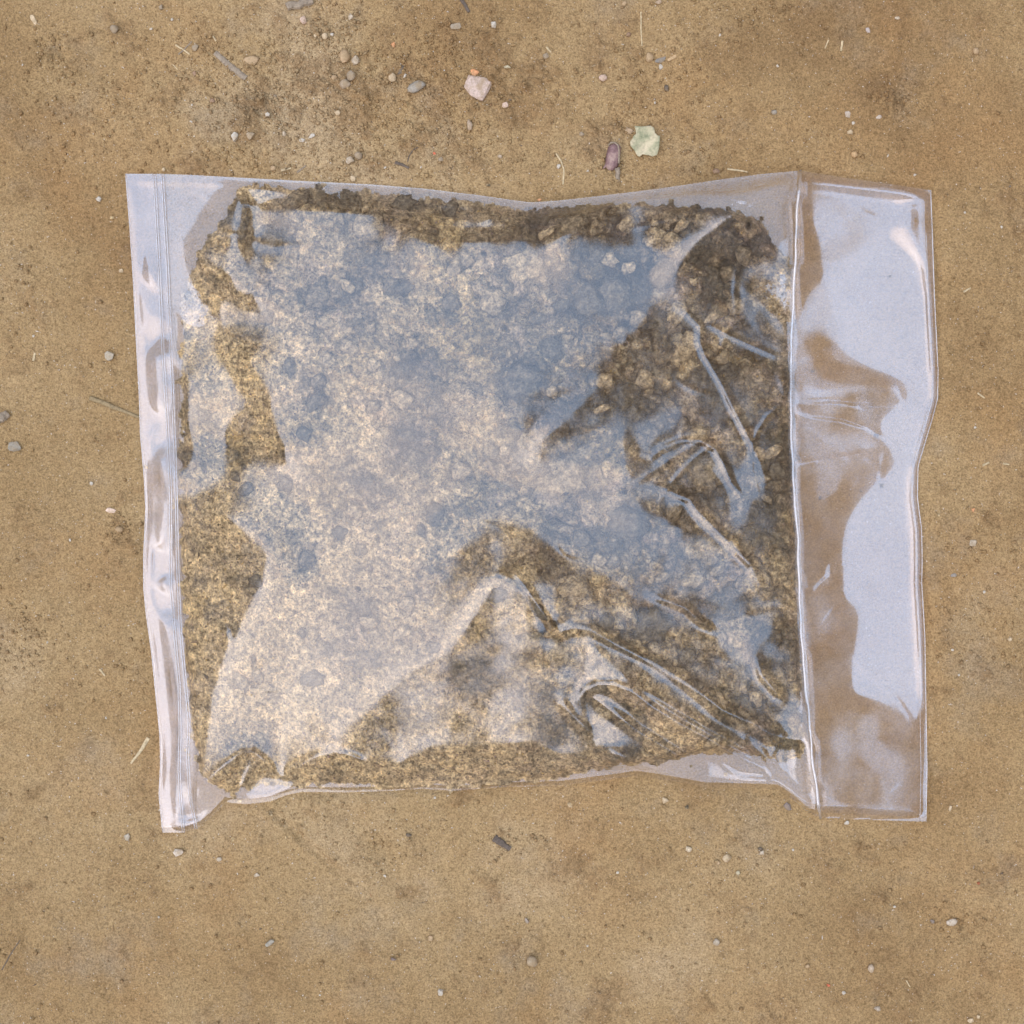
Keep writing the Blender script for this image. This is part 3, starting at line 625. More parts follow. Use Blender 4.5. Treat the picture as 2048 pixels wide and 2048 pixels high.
for i, (x, y, a, b) in enumerate(clods):
    px, py = x*D, y*D; a *= D*S; b *= D*S; r = (a+b)/2
    V = lumpy(lumpy(IV3 if r > .004 else IV2, .55, 1.3, i), .3, 3.5, i+50)
    zt = float(samp(FILM, px, py))-.0009
    cen = np.array(W(px, py, zt-r*.8)); ang = rc.uniform(0, 6.28); ca, sa = math.cos(ang*.2), math.sin(ang*.2)
    P = np.stack([V[:,0]*a*ca-V[:,1]*b*sa, V[:,0]*a*sa+V[:,1]*b*ca, V[:,2]*r*.8], -1)+cen
    kk = CAMH/(CAMH-P[:,2]); ceil_ = samp(FILM, P[:,0]*kk/S+1024, 1024-P[:,1]*kk/S)-.0005
    P[:,2] = np.minimum(P[:,2], ceil_)
    me = np_mesh('clod', P-cen, IF3 if r > .004 else IF2)
    at = me.attributes.new('tone', 'FLOAT', 'POINT'); at.data.foreach_set('value', np.full(len(P), rc.choice((.0,.03,.1,.2,.35,.5,.6,.75)), np.float32))
    o = link('clod', me, M_SOIL, soil_root); o.location = cen
# ---- loose grains as joined octahedra
OV = np.array([(1,0,0),(-1,0,0),(0,1,0),(0,-1,0),(0,0,1),(0,0,-1)], float)
OF = np.array([(0,2,4),(2,1,4),(1,3,4),(3,0,4),(2,0,5),(1,2,5),(3,1,5),(0,3,5)])
def grains(name, pos, size, cols, mat, parent=None):
    n = len(pos); rr = np.random.RandomState(len(pos))
    V = OV[None]*size[:,None,None]*rr.uniform(.55, 1.3, (n,6,1))
    V[...,0] *= np.where(rr.rand(n) < .03, rr.uniform(2, 6, n), 1)[:,None]
    a = rr.uniform(0, 6.28, n); ca, sa = np.cos(a)[:,None], np.sin(a)[:,None]
    V = np.stack([V[...,0]*ca-V[...,1]*sa, V[...,0]*sa+V[...,1]*ca, V[...,2]*.75], -1)+pos[:,None]
    me = np_mesh(name, V.reshape(-1,3), (OF[None]+6*np.arange(n)[:,None,None]).reshape(-1,3))
    at = me.color_attributes.new('grain_colour', 'FLOAT_COLOR', 'POINT')
    at.data.foreach_set('color', np.repeat(np.c_[cols, np.ones(n)], 6, 0).astype(np.float32).ravel())
    return link(name, me, mat, parent, smooth=False)
M_GRAIN = mat_attr('loose_grain')
PAL = np.array([(.33,.23,.12),(.40,.29,.16),(.27,.175,.085),(.21,.14,.07),(.46,.38,.27),(.36,.21,.10),(.15,.11,.08),(.62,.58,.52),(.30,.25,.20)])
PW = np.array([.25,.18,.18,.10,.08,.09,.06,.03,.03])
rg = np.random.RandomState(4)
def pick(n, pal=PAL, w=PW): return pal[rg.choice(len(pal), n, p=w/w.sum())]*rg.uniform(.75, 1.2, (n,1))
NG = 80000
qx, qy = rg.uniform(-40, 2090, NG), rg.uniform(-40, 2090, NG)
x_i = np.clip(((qx-1024)*S+GR)/cell, 0, GN-1).astype(int); y_i = np.clip((GR+(qy-1024)*S)/cell, 0, GN-1).astype(int)
sel_ = (~inb[y_i, x_i]) & (rg.rand(NG) < .25+.6*np.clip(rough[y_i, x_i], 0, 1))
qx, qy = qx[sel_], qy[sel_]; NG = len(qx)
sz = .00009+.00016*rg.rand(NG)**2+np.where(rg.rand(NG) < .10, .00035*rg.rand(NG)**1.5, 0)*(.3+np.clip(rough[y_i, x_i][sel_], 0, 1.2))
tag(grains('sand_grains', np.stack([(qx-1024)*S, -(qy-1024)*S, gz(qx,qy)+sz*.3], -1), sz, pick(NG), M_GRAIN), 'fine loose sand and grit scattered over the bare dirt', 'sand', kind='stuff')
# crumbs of dirt, in loose patches
IV1, IF1 = ico(1)
PATCH = [(520,195,40,220),(640,50,45,200),(560,140,40,120),(720,150,70,220),(860,180,60,140),(395,115,40,110),(1500,30,60,220),(1790,200,26,160),(111,104,30,110),(700,325,50,140),(820,330,70,220),(480,320,60,140),(1000,210,50,80),(1230,330,30,90),(1400,330,60,130),(1330,130,50,90),(240,1060,26,110),(60,1280,40,120),(310,1310,50,120),(1930,1290,60,130),(1960,1080,50,90),(1010,1690,24,40),(760,1690,40,90),(1650,320,60,90),(1260,240,40,90),(900,90,50,80),(170,230,60,90),(1930,1860,30,60),(600,1620,60,70),(1500,1760,60,70),(1950,650,70,70),(40,560,60,60),(930,380,150,120),(1250,1640,220,160)]
cp = np.vstack([np.c_[rg.normal(x, r, n), rg.normal(y, r*.8, n)] for x, y, r, n in PATCH]+[np.c_[rg.normal(700, 260, 2600), rg.normal(200, 95, 2600)]]+[rg.uniform(-20, 2068, (2200,2))])
ci = np.clip(((cp[:,0]-1024)*S+GR)/cell, 0, GN-1).astype(int), np.clip((GR+(cp[:,1]-1024)*S)/cell, 0, GN-1).astype(int)
cp = cp[~inb[ci[1], ci[0]]]; n_ = len(cp)
cs = .00022+.0007*rg.rand(n_)**2.8
V = IV1[None]*rg.uniform(.72, 1.2, (n_,12,1))*cs[:,None,None]*np.stack([rg.uniform(.8,1.3,n_), rg.uniform(.8,1.3,n_), rg.uniform(.5,.85,n_)], -1)[:,None]
V = V+np.stack([(cp[:,0]-1024)*S, -(cp[:,1]-1024)*S, gz(cp[:,0], cp[:,1])+cs*.35], -1)[:,None]
me = np_mesh('dirt_crumbs', V.reshape(-1,3), (IF1[None]+12*np.arange(n_)[:,None,None]).reshape(-1,3))
at = me.attributes.new('looseness', 'FLOAT', 'POINT'); at.data.foreach_set('value', np.repeat(rg.uniform(0, .9, n_), 12).astype(np.float32))
tag(link('dirt_crumbs', me, M_GROUND, None, False), 'small dry crumbs of dirt lying in loose patches on the ground', 'dirt', kind='stuff')
NC = 2600
qx = np.r_[rg.normal(372, 30, 300), rg.uniform(330, 1600, NC-300)]; qy = np.r_[rg.uniform(350, 620, 300), rg.uniform(380, 1560, NC-300)]
m_ = samp(msk, qx, qy); sel_ = (samp(bag.astype(float), qx, qy) > .95)&((m_ < .97)|(rg.rand(NC) < .25)); qx, qy = qx[sel_], qy[sel_]
inside_ = (qx > cx(ZIP2, qy)+6)&(qx < cx(SEAM, qy)-6)&(qy > cy(TOP, qx)+12)&(qy < cy(BOT, qx)-12); qx, qy = qx[inside_], qy[inside_]
sz = .0001+.0002*rg.rand(len(qx))**2
zz = samp(FILM, qx, qy)-sz-.0002
SP = np.array([(.25,.15,.07),(.30,.21,.09),(.14,.10,.06),(.32,.17,.08)])
NS = 26000
ux, uy = rg.uniform(340, 1600, NS), rg.uniform(370, 1560, NS)
kp = samp(msk, ux, uy) > .6; ux, uy = ux[kp], uy[kp]
us = .00018+.00045*rg.rand(len(ux))**2.5
uz = np.minimum(samp(soil_z, ux, uy)+us*.35, samp(FILM, ux, uy)-us-.0003)
CP = np.array([(.30,.21,.115),(.38,.27,.15),(.20,.14,.08),(.13,.095,.06),(.36,.24,.09),(.24,.17,.13)])
tag(grains('soil_grit', Wn(ux, uy, uz), us, pick(len(ux), CP, np.array([.25,.2,.2,.15,.12,.08]))*(.45+1.1*samp(tone, ux, uy))[:,None], M_GRAIN, soil_root), kind='stuff')
tag(grains('soil_crumbs', Wn(qx, qy, zz), sz, pick(len(qx), SP, np.ones(4)), M_GRAIN, soil_root), kind='stuff')
# ================================================================ litter lying on the dirt (photo pixel, size in photo pixels)
GREY, LGREY, TAN, BUFF, WHITE, DARK, PINK, BLUE, ORANGE, RED, GREEN, BROWN = (.27,.235,.185), (.42,.375,.305), (.36,.27,.17), (.48,.40,.28), (.66,.63,.56), (.075,.068,.062), (.48,.38,.33), (.25,.24,.215), (.52,.26,.13), (.50,.11,.06), (.40,.38,.28), (.22,.15,.11)
def place(o, px, py, half, ang, sink=.3):
    z = float(gz(px, py))+half*(1-2*sink)
    o.location = W(px, py, z); o.rotation_euler = (0, 0, R(ang)); return o
def hull_mesh(name, a, b, c, n, seed):
    r = random.Random(seed); bm = bmesh.new()
    for _ in range(n):
        v = Vector((r.gauss(0,1), r.gauss(0,1), r.gauss(0,1))).normalized()*r.uniform(.86, 1.0)
        v = Vector([math.copysign(abs(q)**.8, q) for q in v])
        bm.verts.new((v.x*a, v.y*b, v.z*c))
    res = bmesh.ops.convex_hull(bm, input=bm.verts)
    bmesh.ops.delete(bm, geom=[g for g in res['geom_interior'] if isinstance(g, bmesh.types.BMVert)], context='VERTS')
    bmesh.ops.bevel(bm, geom=bm.edges[:], offset=min(a,b,c)*.10, segments=1, affect='EDGES')
    me = bpy.data.meshes.new(name); bm.to_mesh(me); bm.free(); return me
def warm(c): return tuple(min(.8, v*k) for v, k in zip(c, (1.28, 1.2, 1.08)))
_seed = [100]
def stone(px, py, w, h, ang, col, label, kind='a', name='pebble', cat='pebble', group=None, thick=.75):
    _seed[0] += 1; a, b = w*S/2, h*S/2; c = min(a, b)*thick
    if kind == 'a': me = hull_mesh(name, a, b, c, 16, _seed[0]); sm = False
    else:
        V = lumpy(IV2, .34, 1.3, _seed[0]); r_ = np.random.RandomState(_seed[0])
        for _ in range(9):                                  # worn facets
            d_ = r_.randn(3); d_ /= np.linalg.norm(d_); q_ = V@d_; V = V-np.outer(np.maximum(q_-.74, 0)*.85, d_)
        if kind == 'c': V = lumpy(V, .3, 4, _seed[0]+7)
        me = np_mesh(name, V*np.array([a, b, c]), IF2); sm = True
    o = link(name, me, mat_rock(warm(col) if max(col) < .6 else (.60,.555,.46)), None, sm)
    place(o, px, py, c, ang, .14)
    return tag(o, label, cat, group)
def flake(px, py, w, h, ang, col, label, name='stone_flake', cat='stone flake', group=None):
    return stone(px, py, w, h, ang, col, label, 'a', name, cat, group, .35)
P = stone
# ---- row of stones above the bag, left to right
P(391,96,17,15,30,GREY,'small grey stone right of the crossed straws at upper left')
P(389,147,9,12,20,BROWN,'tiny dark brown stone left of the long wood splinter')
P(425,201,14,11,-10,BROWN,'small reddish brown crumb below the long wood splinter')
P(229,58,20,17,10,GREY,'half buried dull grey stone alone near the top left corner','r')
P(67,39,11,25,28,BUFF,'pale buff oblong chip at the far top left',thick=.4)
P(322,15,11,13,0,GREY,'small grey stone at the top edge above the crossed straws')
P(608,40,19,17,40,PINK,'angular pinkish grey stone just below the thick stick stub')
P(702,36,12,14,15,LGREY,'small pale triangular stone right of the thick stick stub')
P(631,71,9,10,0,BUFF,'leftmost of three small pale stones in a row, near the top','r')
P(650,73,13,15,60,BUFF,'middle and tallest of three small pale stones in a row','r')
P(664,69,9,7,0,WHITE,'rightmost, whitest of three small pale stones in a row','r')
P(690,112,24,28,0,TAN,'crumbly tan clod touching an upright pale grey stone','c','clod','clod')
P(711,121,18,23,25,LGREY,'pale grey faceted stone upright beside a crumbly tan clod')
P(702,152,22,19,-20,GREY,'grey rounded stone, upper of the touching pair above the bag','r')
P(689,168,26,22,10,(.31,.26,.20),'brownish grey stone, lower of the touching pair above the bag','r')
P(668,156,13,14,0,TAN,'small tan clod left of the touching stone pair','c','clod','clod')
P(784,154,19,20,0,BUFF,'cream rounded stone left of the dark upright shard','r')
P(834,172,42,25,22,BLUE,'largest stone above the bag, smooth blue grey and oval','r',thick=.75)
flake(803,138,9,34,-22,DARK,'dark slate shard standing beside the cream rounded stone')
P(810,152,7,18,-15,WHITE,'narrow white chip against the dark slate shard')
P(912,52,26,16,12,GREY,'flat grey stone above the pink brick fragment',thick=.5)
P(987,49,13,16,0,WHITE,'white stone at the top, right of a flat grey stone')
P(787,90,9,13,0,ORANGE,'small orange tan crumb above the cream rounded stone','c')
P(503,120,32,22,10,TAN,'flat tan clod right of the long wood splinter','c','clod','clod',thick=.35)
P(535,228,11,13,0,WHITE,'small white chip between the splinter and the bag')
P(550,190,9,11,0,GREY,'tiny grey stone above a small white chip')
P(470,274,17,21,10,WHITE,'white angular stone above the upper left of the bag')
P(501,270,20,17,35,(.33,.28,.21),'tan grey angular stone right of the white angular stone')
P(622,272,19,10,18,WHITE,'white elongated chip, larger of two side by side above the bag')
P(604,280,14,9,5,WHITE,'white chip, smaller of two side by side above the bag','r')
P(568,268,8,13,0,LGREY,'slim grey chip left of two white chips')
P(675,226,12,12,0,BUFF,'small buff stone alone under the touching stone pair','r')
P(700,321,19,17,25,(.36,.32,.26),'angular tan grey stone beside a rounder one, near the bag edge')
P(717,311,18,19,0,(.27,.23,.18),'rounded brown grey stone beside an angular one, near the bag edge','r')
P(706,358,14,15,0,BUFF,'pale stone touching the top edge of the bag')
P(546,337,12,11,0,TAN,'small tan stone just above the bag top edge','r')
P(939,250,12,26,4,(.33,.27,.21),'tall narrow brownish stone below the pink brick fragment','r')
P(881,319,12,10,10,GREY,'small grey stone next to a red fleck')
P(869,307,8,6,-40,RED,'tiny bright red fleck above the bag',thick=.3,name='red_fleck',cat='fleck')
P(1079,399,9,8,0,ORANGE,'orange red crumb right at the dip of the bag top edge',name='brick_crumb',cat='crumb')
P(1092,112,14,13,20,GREY,'small grey stone right of the pink brick fragment')
P(1014,135,15,10,-12,GREEN,'greenish white chip right of the pink brick fragment')
P(1009,210,19,12,15,PINK,'pinkish white flat chip below right of the brick fragment',thick=.4)
P(1020,199,8,8,0,DARK,'tiny dark stone touching a pinkish white chip')
P(1206,156,16,16,0,PINK,'rounded pinkish stone halfway between brick fragment and dark chips','r')
P(1299,114,18,21,20,TAN,'tan stone at the left of the little stone and chip cluster','r')
flake(1322,120,28,13,22,(.17,.165,.155),'dark grey shard in the middle of the little cluster')
P(1322,134,9,14,0,WHITE,'white chip under the dark grey shard')
flake(1344,116,24,9,32,(.40,.29,.17),'tan woody chip at the right of the little cluster',name='wood_chip',cat='wood chip')
P(1333,177,10,17,8,DARK,'small black stone below the little cluster')
P(1257,69,11,11,0,BROWN,'dark brown crumb left of the thin upright straw','c')
P(1548,225,13,11,0,BLUE,'bluish grey stone above the right part of the bag','r')
P(1248,7,12,11,0,TAN,'tan stone cut by the top edge of the view','r')
P(1317,5,14,10,20,(.34,.27,.2),'brown grey stone at the top edge above the little cluster')
P(1163,268,12,10,0,GREY,'small grey stone left of the brown pod','r')
P(1117,333,9,12,-15,WHITE,'white oval seed like stone beside the curved straw','r')
P(1000,313,11,9,0,(.35,.30,.24),'small stone between the curved straw and the bag')
P(1432,342,14,13,0,BROWN,'dark brown clod close to the bag right of the green leaf','c','clod','clod')
P(1258,262,20,13,0,(.33,.25,.17),'brown grey clod left of the green leaf','c','clod','clod',thick=.4)
# ---- right side
P(1951,102,13,17,8,TAN,'tan oval stone near the top right corner','r')
P(1709,309,13,15,30,(.42,.29,.16),'tan egg shaped stone above the flap','r')
flake(1695,229,14,16,0,(.40,.36,.32),'flat pinkish grey flake, left of two above the flap')
flake(1758,234,14,9,20,(.40,.36,.32),'flat pinkish grey flake, right of two above the flap')
P(1700,264,12,11,0,BUFF,'pale crumb under the left flat flake','c')
flake(1736,61,9,14,20,(.36,.33,.33),'small lavender grey flake at the upper right')
P(1795,36,12,7,5,LGREY,'small flat grey stone near the top right',thick=.4)
P(1947,1021,9,12,0,ORANGE,'tan orange chip right of the flap')
flake(1947,1086,19,16,0,(.33,.29,.23),'flat grey tan flake right of the flap')
flake(1908,1151,15,9,10,(.22,.22,.22),'blue grey flake right of the lower flap')
P(2020,1279,10,10,0,BUFF,'buff stone at the right edge of the view','r')
# ---- left side
P(219,711,22,22,20,(.33,.31,.26),'angular grey stone left of the bag, the largest there')
P(242,542,10,11,0,BUFF,'small buff stone beside the bag above the angular grey stone')
P(198,398,12,12,0,WHITE,'white round stone left of the upper bag corner','r')
P(327,339,8,9,0,BUFF,'tiny buff stone touching the bag top edge near the zip','r')
flake(222,1020,24,14,5,(.55,.44,.37),'flat pinkish white flake left of the bag')
P(238,1059,17,16,0,TAN,'crumbly tan clod left of the bag below a pinkish flake','c','clod','clod')
P(183,967,8,9,0,WHITE,'small white chip left of the bag above a pinkish flake')
flake(28,894,34,24,10,(.23,.22,.19),'dull grey flat stone half buried at the left edge')
# ---- below the bag
P(357,1703,23,20,25,(.52,.48,.42),'pale grey stone below the lower left bag corner, largest there')
P(254,1674,13,18,10,(.37,.35,.30),'small grey stone left of the pale grey stone below the bag')
P(438,1719,12,10,0,LGREY,'small grey white stone right of the pale grey stone')
P(514,1750,13,11,20,LGREY,'small pale chip on the furrow side below the bag')
P(540,1886,24,11,35,(.26,.26,.23),'elongated grey stone near the lower left')
P(1064,1922,27,23,-20,(.30,.25,.18),'tan grey stone half buried in the lower middle','r')
P(861,1877,11,15,0,TAN,'small tan stone left of the half buried tan grey stone')
P(881,1985,14,15,0,WHITE,'white stone near the bottom edge, middle left')
P(787,1918,13,9,0,(.13,.11,.12),'dark purplish chip above left of a white stone')
P(1053,1841,12,13,0,(.27,.25,.23),'small grey stone above the half buried tan grey stone')
P(818,1670,14,9,0,DARK,'small dark chip below the bag middle')
P(1377,1699,15,14,0,(.55,.49,.38),'whitish stone left of the round tan stone below the bag')
P(1453,1716,20,17,15,BUFF,'round tan stone below the right half of the bag','r')
P(1437,1726,9,9,0,TAN,'tiny tan stone touching the round tan stone','r')
P(1523,1706,11,14,0,LGREY,'grey white stone right of the round tan stone')
P(1521,1697,10,8,0,DARK,'tiny dark stone capping a grey white stone','r')
P(1476,1746,10,11,0,GREEN,'small grey green stone under the round tan stone','r')
P(1693,1645,12,10,0,WHITE,'white chip peeping out under the flap bottom edge')
flake(1576,1612,22,17,-35,(.17,.15,.15),'flat purplish grey flake beside the lower right bag corner')
P(1330,1601,13,14,0,BUFF,'buff crumb tight under the bag bottom edge','c')
P(1901,1617,8,15,-10,BUFF,'slim buff chip right of the flap bottom')
P(1903,1845,22,18,0,(.42,.38,.32),'faint pale stone half buried at the lower right','r',thick=.4)
P(1865,1843,10,10,0,(.16,.14,.13),'small dark stone left of a faint pale stone')
P(1957,1767,8,8,0,(.26,.07,.035),'dark red crumb at the right lower side',name='brick_crumb',cat='crumb')
P(1742,1937,14,19,10,(.40,.34,.27),'oval tan grey stone at the lower right','r')
P(1755,2018,16,11,20,(.38,.34,.29),'small pale grey stone right at the bottom')
P(1657,1971,8,7,0,RED,'small red crumb near the bottom right',name='brick_crumb',cat='crumb')
P(1688,1986,9,9,0,WHITE,'small white chip right of a red crumb')
P(1942,2042,16,12,0,BUFF,'pale stone cut by the bottom edge at right')
P(1957,2034,9,9,0,BUFF,'tiny pale stone above one cut by the bottom edge')
P(1615,1932,10,9,0,TAN,'small tan crumb left of the oval tan grey stone','c')
P(1433,1885,14,17,0,(.32,.29,.24),'faint grey stone half buried under the bag right half','r',thick=.4)
# ---- chips too small to tell apart
for x, y in ((344,39),(302,58),(1175,342),(1555,132),(1706,246),(1775,311),(67,672),(56,1511),(1789,1814),(1968,1184),(318,1834),(770,1752),(1235,1745),(1905,1300),(1918,1350),(1950,855),(2003,454),(384,210),(382,244),(770,335),(45,130),(870,1595),(1175,1892),(1586,1700),(1030,470),(640,1990),(1310,205),(1440,70),(1830,350),(1930,425),(140,1080),(95,1285),(212,1436)):
    _seed[0] += 1
    if inb[int(np.clip((GR+(y-1024)*S)/cell,0,GN-1)), int(np.clip(((x-1024)*S+GR)/cell,0,GN-1))]: continue
    P(x, y, rnd.uniform(5,7.5), rnd.uniform(5,7.5), rnd.uniform(0,180), WHITE, 'tiny white stone chip lying on the bare dirt', 'a', 'stone_chip', 'stone chip', 'tiny white chips on the dirt')
# ---- the brick fragment: a pale square shard with an orange broken face
br = hull_mesh('brick_fragment', .001, .001, .001, 4, 1)
bm = bmesh.new()
sq = [(-27,3),(-24,-6),(-18,-21),(-2,-18),(14,-15),(29,-7),(20,12),(9,29),(2,27),(-13,20)]
bot = [bm.verts.new((x*1.05*S, -y*1.05*S, -.0022)) for x, y in sq]; mid_ = [bm.verts.new((x*1.04*S, -y*1.04*S, .0007+.0003*math.sin(i*2.1))) for i, (x, y) in enumerate(sq)]; top_ = [bm.verts.new((x*.86*S, -y*.86*S, .0015+.0003*math.sin(i*1.3))) for i, (x, y) in enumerate(sq)]
n_ = len(sq)
for lo, hi in ((bot, mid_), (mid_, top_)):
    for i in range(n_): bm.faces.new((lo[(i+1)%n_], lo[i], hi[i], hi[(i+1)%n_]))
ct = bm.verts.new((0,0,.0018))
for i in range(n_): bm.faces.new((top_[(i+1)%n_], top_[i], ct))
bmesh.ops.recalc_face_normals(bm, faces=bm.faces)
bm.to_mesh(br); bm.free()
o = link('brick_fragment', br, mat_rock((.52,.40,.32), 'fired_clay'), None, False); place(o, 956, 172, .0012, 0, .1)
tag(o, 'pale pink square fragment of brick above the bag', 'brick fragment')
flake(950,146,24,15,-28,ORANGE,'orange clay chip leaning on the pink brick fragment',name='clay_chip',cat='clay chip')
# ---- sticks and straws
M_STICK, M_STRAW, M_DARKSTICK, M_GREENSTICK = mat_fibre('grey_wood', (.30,.24,.17)), mat_fibre('straw', (.56,.44,.26)), mat_fibre('dark_wood', (.14,.11,.085)), mat_fibre('olive_twig', (.30,.225,.12))
def stick(name, pts, w0, w1, mat, label, cat, flat=.7, group=None, sides=8, lift=.35):
    l = resample(np.array(pts, float), max(5, int(len(pts)*4)))
    n = len(l); ph = rnd.uniform(0, 9); pos = []; rads = []
    for i, (x, y) in enumerate(l):
        u = i/(n-1); w = w0+(w1-w0)*u; w *= 1+.16*mnoise.noise(Vector((u*5+ph, 3, 0)))
        j = .7*w*.18*mnoise.noise(Vector((u*4+ph, 9, 0)))
        pos.append((x+j, y+j)); rads.append(w*S/2)
    zs = [float(gz(x, y)) for x, y in l]; zmax = np.convolve(np.pad(zs, 2, 'edge'), np.ones(5)/5, 'valid')
    c = W(*pos[n//2], float(zmax[n//2]))
    pts3 = [np.array(W(x, y, float(z)+r*flat*lift*2))-np.array(c) for (x, y), z, r in zip(pos, zmax, rads)]
    o = tube(name, pts3, rads, mat, None, sides, flat, jitter=.10, smooth=False); o.location = c
    return tag(o, label, cat, group)
stick('stick', [(573,14),(600,8),(625,1)], 17, 15, M_STICK, 'thick pale stick stub at the top edge of the view', 'stick', .8)
stick('stick', [(921,-4),(930,10),(938,24)], 8, 6, M_DARKSTICK, 'short dark stick at the top edge, right of the middle', 'stick')
stick('wood_splinter', [(430,105),(455,128),(492,157)], 11, 12, M_STICK, 'long grey wood splinter lying diagonally above the bag', 'wood splinter', .45)
stick('wood_splinter', [(446,124),(465,142),(486,158)], 6, 3, M_STICK, 'thin fibre split off along the long wood splinter', 'wood splinter', .4)
stick('straw', [(351,90),(366,99),(380,109)], 3.5, 3, M_STRAW, 'paler of two crossed straws at the upper left', 'straw')
stick('straw', [(357,109),(370,97),(384,83)], 3, 2.5, M_STICK, 'darker of two crossed straws at the upper left', 'straw')
stick('straw', [(425,72),(432,82)], 4, 3, M_STRAW, 'short pale straw above the wood splinter', 'straw')
stick('straw', [(345,128),(355,139)], 2.5, 2, M_STRAW, 'tiny straw under the crossed straws', 'straw')
stick('straw', [(1282,24),(1282,60),(1284,92)], 3, 2.2, M_STRAW, 'thin upright straw at the top right of the middle', 'straw')
stick('straw', [(1112,307),(1122,322),(1128,340),(1126,369)], 3.6, 3, M_STRAW, 'curved pale straw just above the bag', 'straw')
stick('straw', [(1455,338),(1480,341),(1494,344)], 4, 3, M_STRAW, 'flat straw lying along the bag top edge at right', 'straw')
stick('straw', [(562,341),(582,336)], 5, 4, M_STRAW, 'short pale straw just above the bag, left of middle', 'straw')
stick('straw', [(594,345),(612,331)], 4, 3, M_STICK, 'short brownish straw beside a pale one above the bag', 'straw')
stick('stick', [(790,325),(804,329),(818,336)], 7, 4, M_DARKSTICK, 'short purple brown stick just above the bag', 'stick')
stick('rootlet', [(836,294),(826,300),(818,312),(815,324)], 2.5, 2, M_DARKSTICK, 'thin curled dark rootlet above the bag', 'rootlet')
stick('stick', [(180,796),(200,803),(228,815),(262,828),(282,836)], 10, 6, M_GREENSTICK, 'knobbly olive twig running under the bag left edge', 'stick', .8)
stick('straw', [(297,1476),(282,1500),(262,1527)], 8, 4, M_STRAW, 'broad yellow straw beside the lower left bag edge', 'straw', .4)
stick('straw', [(199,1338),(210,1352)], 4, 3, M_STRAW, 'short straw left of the bag', 'straw')
stick('stick', [(-6,842),(6,833),(16,826)], 19, 15, M_STICK, 'stub of pale wood cut by the left edge', 'stick', .7)
stick('straw', [(66,722),(70,706)], 6, 4, M_STRAW, 'tiny yellow straw far left of the bag', 'straw')
stick('straw', [(1685,82),(1682,102)], 4.5, 4, M_STRAW, 'right one of two short straws at the upper right', 'straw')
stick('straw', [(1657,80),(1650,97)], 3, 2.5, M_STRAW, 'left one of two short straws at the upper right', 'straw')
stick('straw', [(1927,584),(1941,576)], 4.5, 3.5, M_STRAW, 'short straw right of the flap, uppermost', 'straw')
stick('straw', [(1955,786),(1969,796)], 4, 3, M_STRAW, 'short straw right of the bulge in the flap edge', 'straw')
stick('straw', [(1965,931),(1978,925)], 5, 4, M_STRAW, 'pale straw right of the flap, below its narrowest point', 'straw')
stick('straw', [(2006,927),(2018,929)], 4, 3, M_STRAW, 'short straw near the right edge of the view', 'straw')
stick('wood_chip', [(988,1675),(1003,1686),(1020,1698)], 16, 10, M_DARKSTICK, 'dark wood chip on the dirt below the bag middle', 'wood chip', .6)
stick('straw', [(1812,1960),(1820,1974)], 3, 2, M_STRAW, 'tiny straw at the lower right', 'straw')
stick('rootlet', [(4,1940),(20,1910),(40,1880)], 2.5, 1.6, M_DARKSTICK, 'thin dark rootlet at the lower left edge', 'rootlet')
stick('straw', [(1093,94),(1102,105)], 4, 3, M_STRAW, 'tiny straw above a grey stone right of the brick fragment', 'straw')
# ---- pale green leaf scrap with torn edges
edge_ = [(-22,-31),(-8,-30),(10,-31),(17,-26),(19,-17),(24,-12),(29,-10),(28,2),(27,14),(23,27),(14,30),(6,27),(-6,25),(-12,30),(-17,27),(-22,17),(-30,8),(-31,-1),(-26,-7),(-24,-12),(-19,-16),(-20,-24)]
bm = bmesh.new(); rings = []
for f_ in (1.0, .8, .55, .28):
    rings.append([bm.verts.new((x*f_*S, -y*f_*S, .0016*((x*f_/30)**2*.6+(y*f_/30)**2*.5)+.0003*mnoise.noise(Vector((x*f_*.12, y*f_*.12, 0))))) for x, y in edge_])
cv = bm.verts.new((0,0,0)); n_ = len(edge_)
for a_, b_ in zip(rings[:-1], rings[1:]):
    for i in range(n_): bm.faces.new((a_[(i+1)%n_], a_[i], b_[i], b_[(i+1)%n_]))
for i in range(n_): bm.faces.new((rings[-1][(i+1)%n_], rings[-1][i], cv))
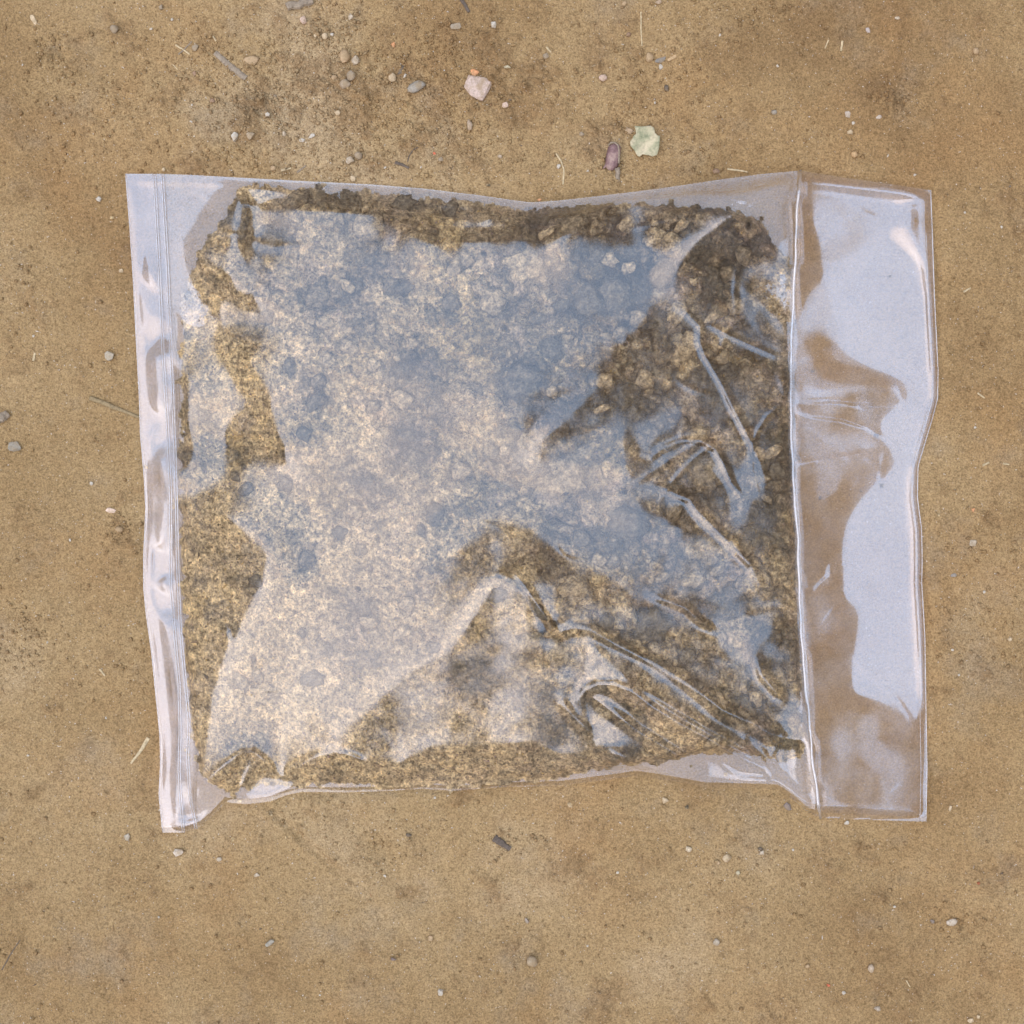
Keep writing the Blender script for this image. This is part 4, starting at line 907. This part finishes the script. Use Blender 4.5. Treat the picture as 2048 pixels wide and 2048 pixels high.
bmesh.ops.recalc_face_normals(bm, faces=bm.faces)
bmesh.ops.solidify(bm, geom=bm.faces[:], thickness=.00025)
me = bpy.data.meshes.new('leaf_scrap'); bm.to_mesh(me); bm.free()
o = link('leaf_scrap', me, mat_leaf()); place(o, 1291, 284, .0008, 0, 0)
o.rotation_euler = (R(4), R(-5), 0)
tag(o, 'pale green torn leaf scrap lying above the bag', 'leaf')
# ---- purple brown dry pod with its bent stem
pod = bpy.data.objects.new('dry_pod', None); C.objects.link(pod); pod.location = W(1226, 314, float(gz(1226,314))+.0016); pod.empty_display_size = .005
tag(pod, 'dry purple brown pod with bent stem beside the green leaf', 'seed pod')
V = []; Fp = []; ns, nk = 22, 14
prof = [(-1,.15),(-.93,.62),(-.75,.9),(-.3,1.0),(.2,1.02),(.6,.96),(.85,.72),(1,.2)]
for i in range(ns):
    u = -1+2*i/(ns-1); r_ = np.interp(u, [p[0] for p in prof], [p[1] for p in prof])*(1+.035*math.sin(i*2.6))
    for k in range(nk):
        a = 2*math.pi*k/nk; V.append((math.cos(a)*r_*14*S+u*-4*S, -u*27*S, math.sin(a)*r_*9*S))
for i in range(ns-1):
    for k in range(nk): Fp.append((i*nk+k, i*nk+(k+1)%nk, (i+1)*nk+(k+1)%nk, (i+1)*nk+k))
M_POD = mat_pod()
link('pod_shell', np_mesh('pod_shell', np.array(V), np.array(Fp)), M_POD, pod)
tube('stem', [(x*S, -y*S, z*S) for x, y, z in ((8,22,2),(10,30,0),(9,38,-3),(11,45,-5),(8,50,-5))], [6*S,5*S,5*S,4.5*S,3*S], M_STICK, pod, 8, .9)
tube('torn_rim', [(x*S, -y*S, z*S) for x, y, z in ((-10,-22,5),(-4,-27,7),(3,-27,7),(9,-23,6),(11,-14,6),(12,0,6),(11,14,5))], [2*S]*7, M_STICK, pod, 6, .8)
tube('sepal', [(x*S, -y*S, z*S) for x, y, z in ((-13,16,2),(-17,20,0),(-19,24,-3))], [3*S,2*S,.6*S], M_POD, pod, 6, .6)
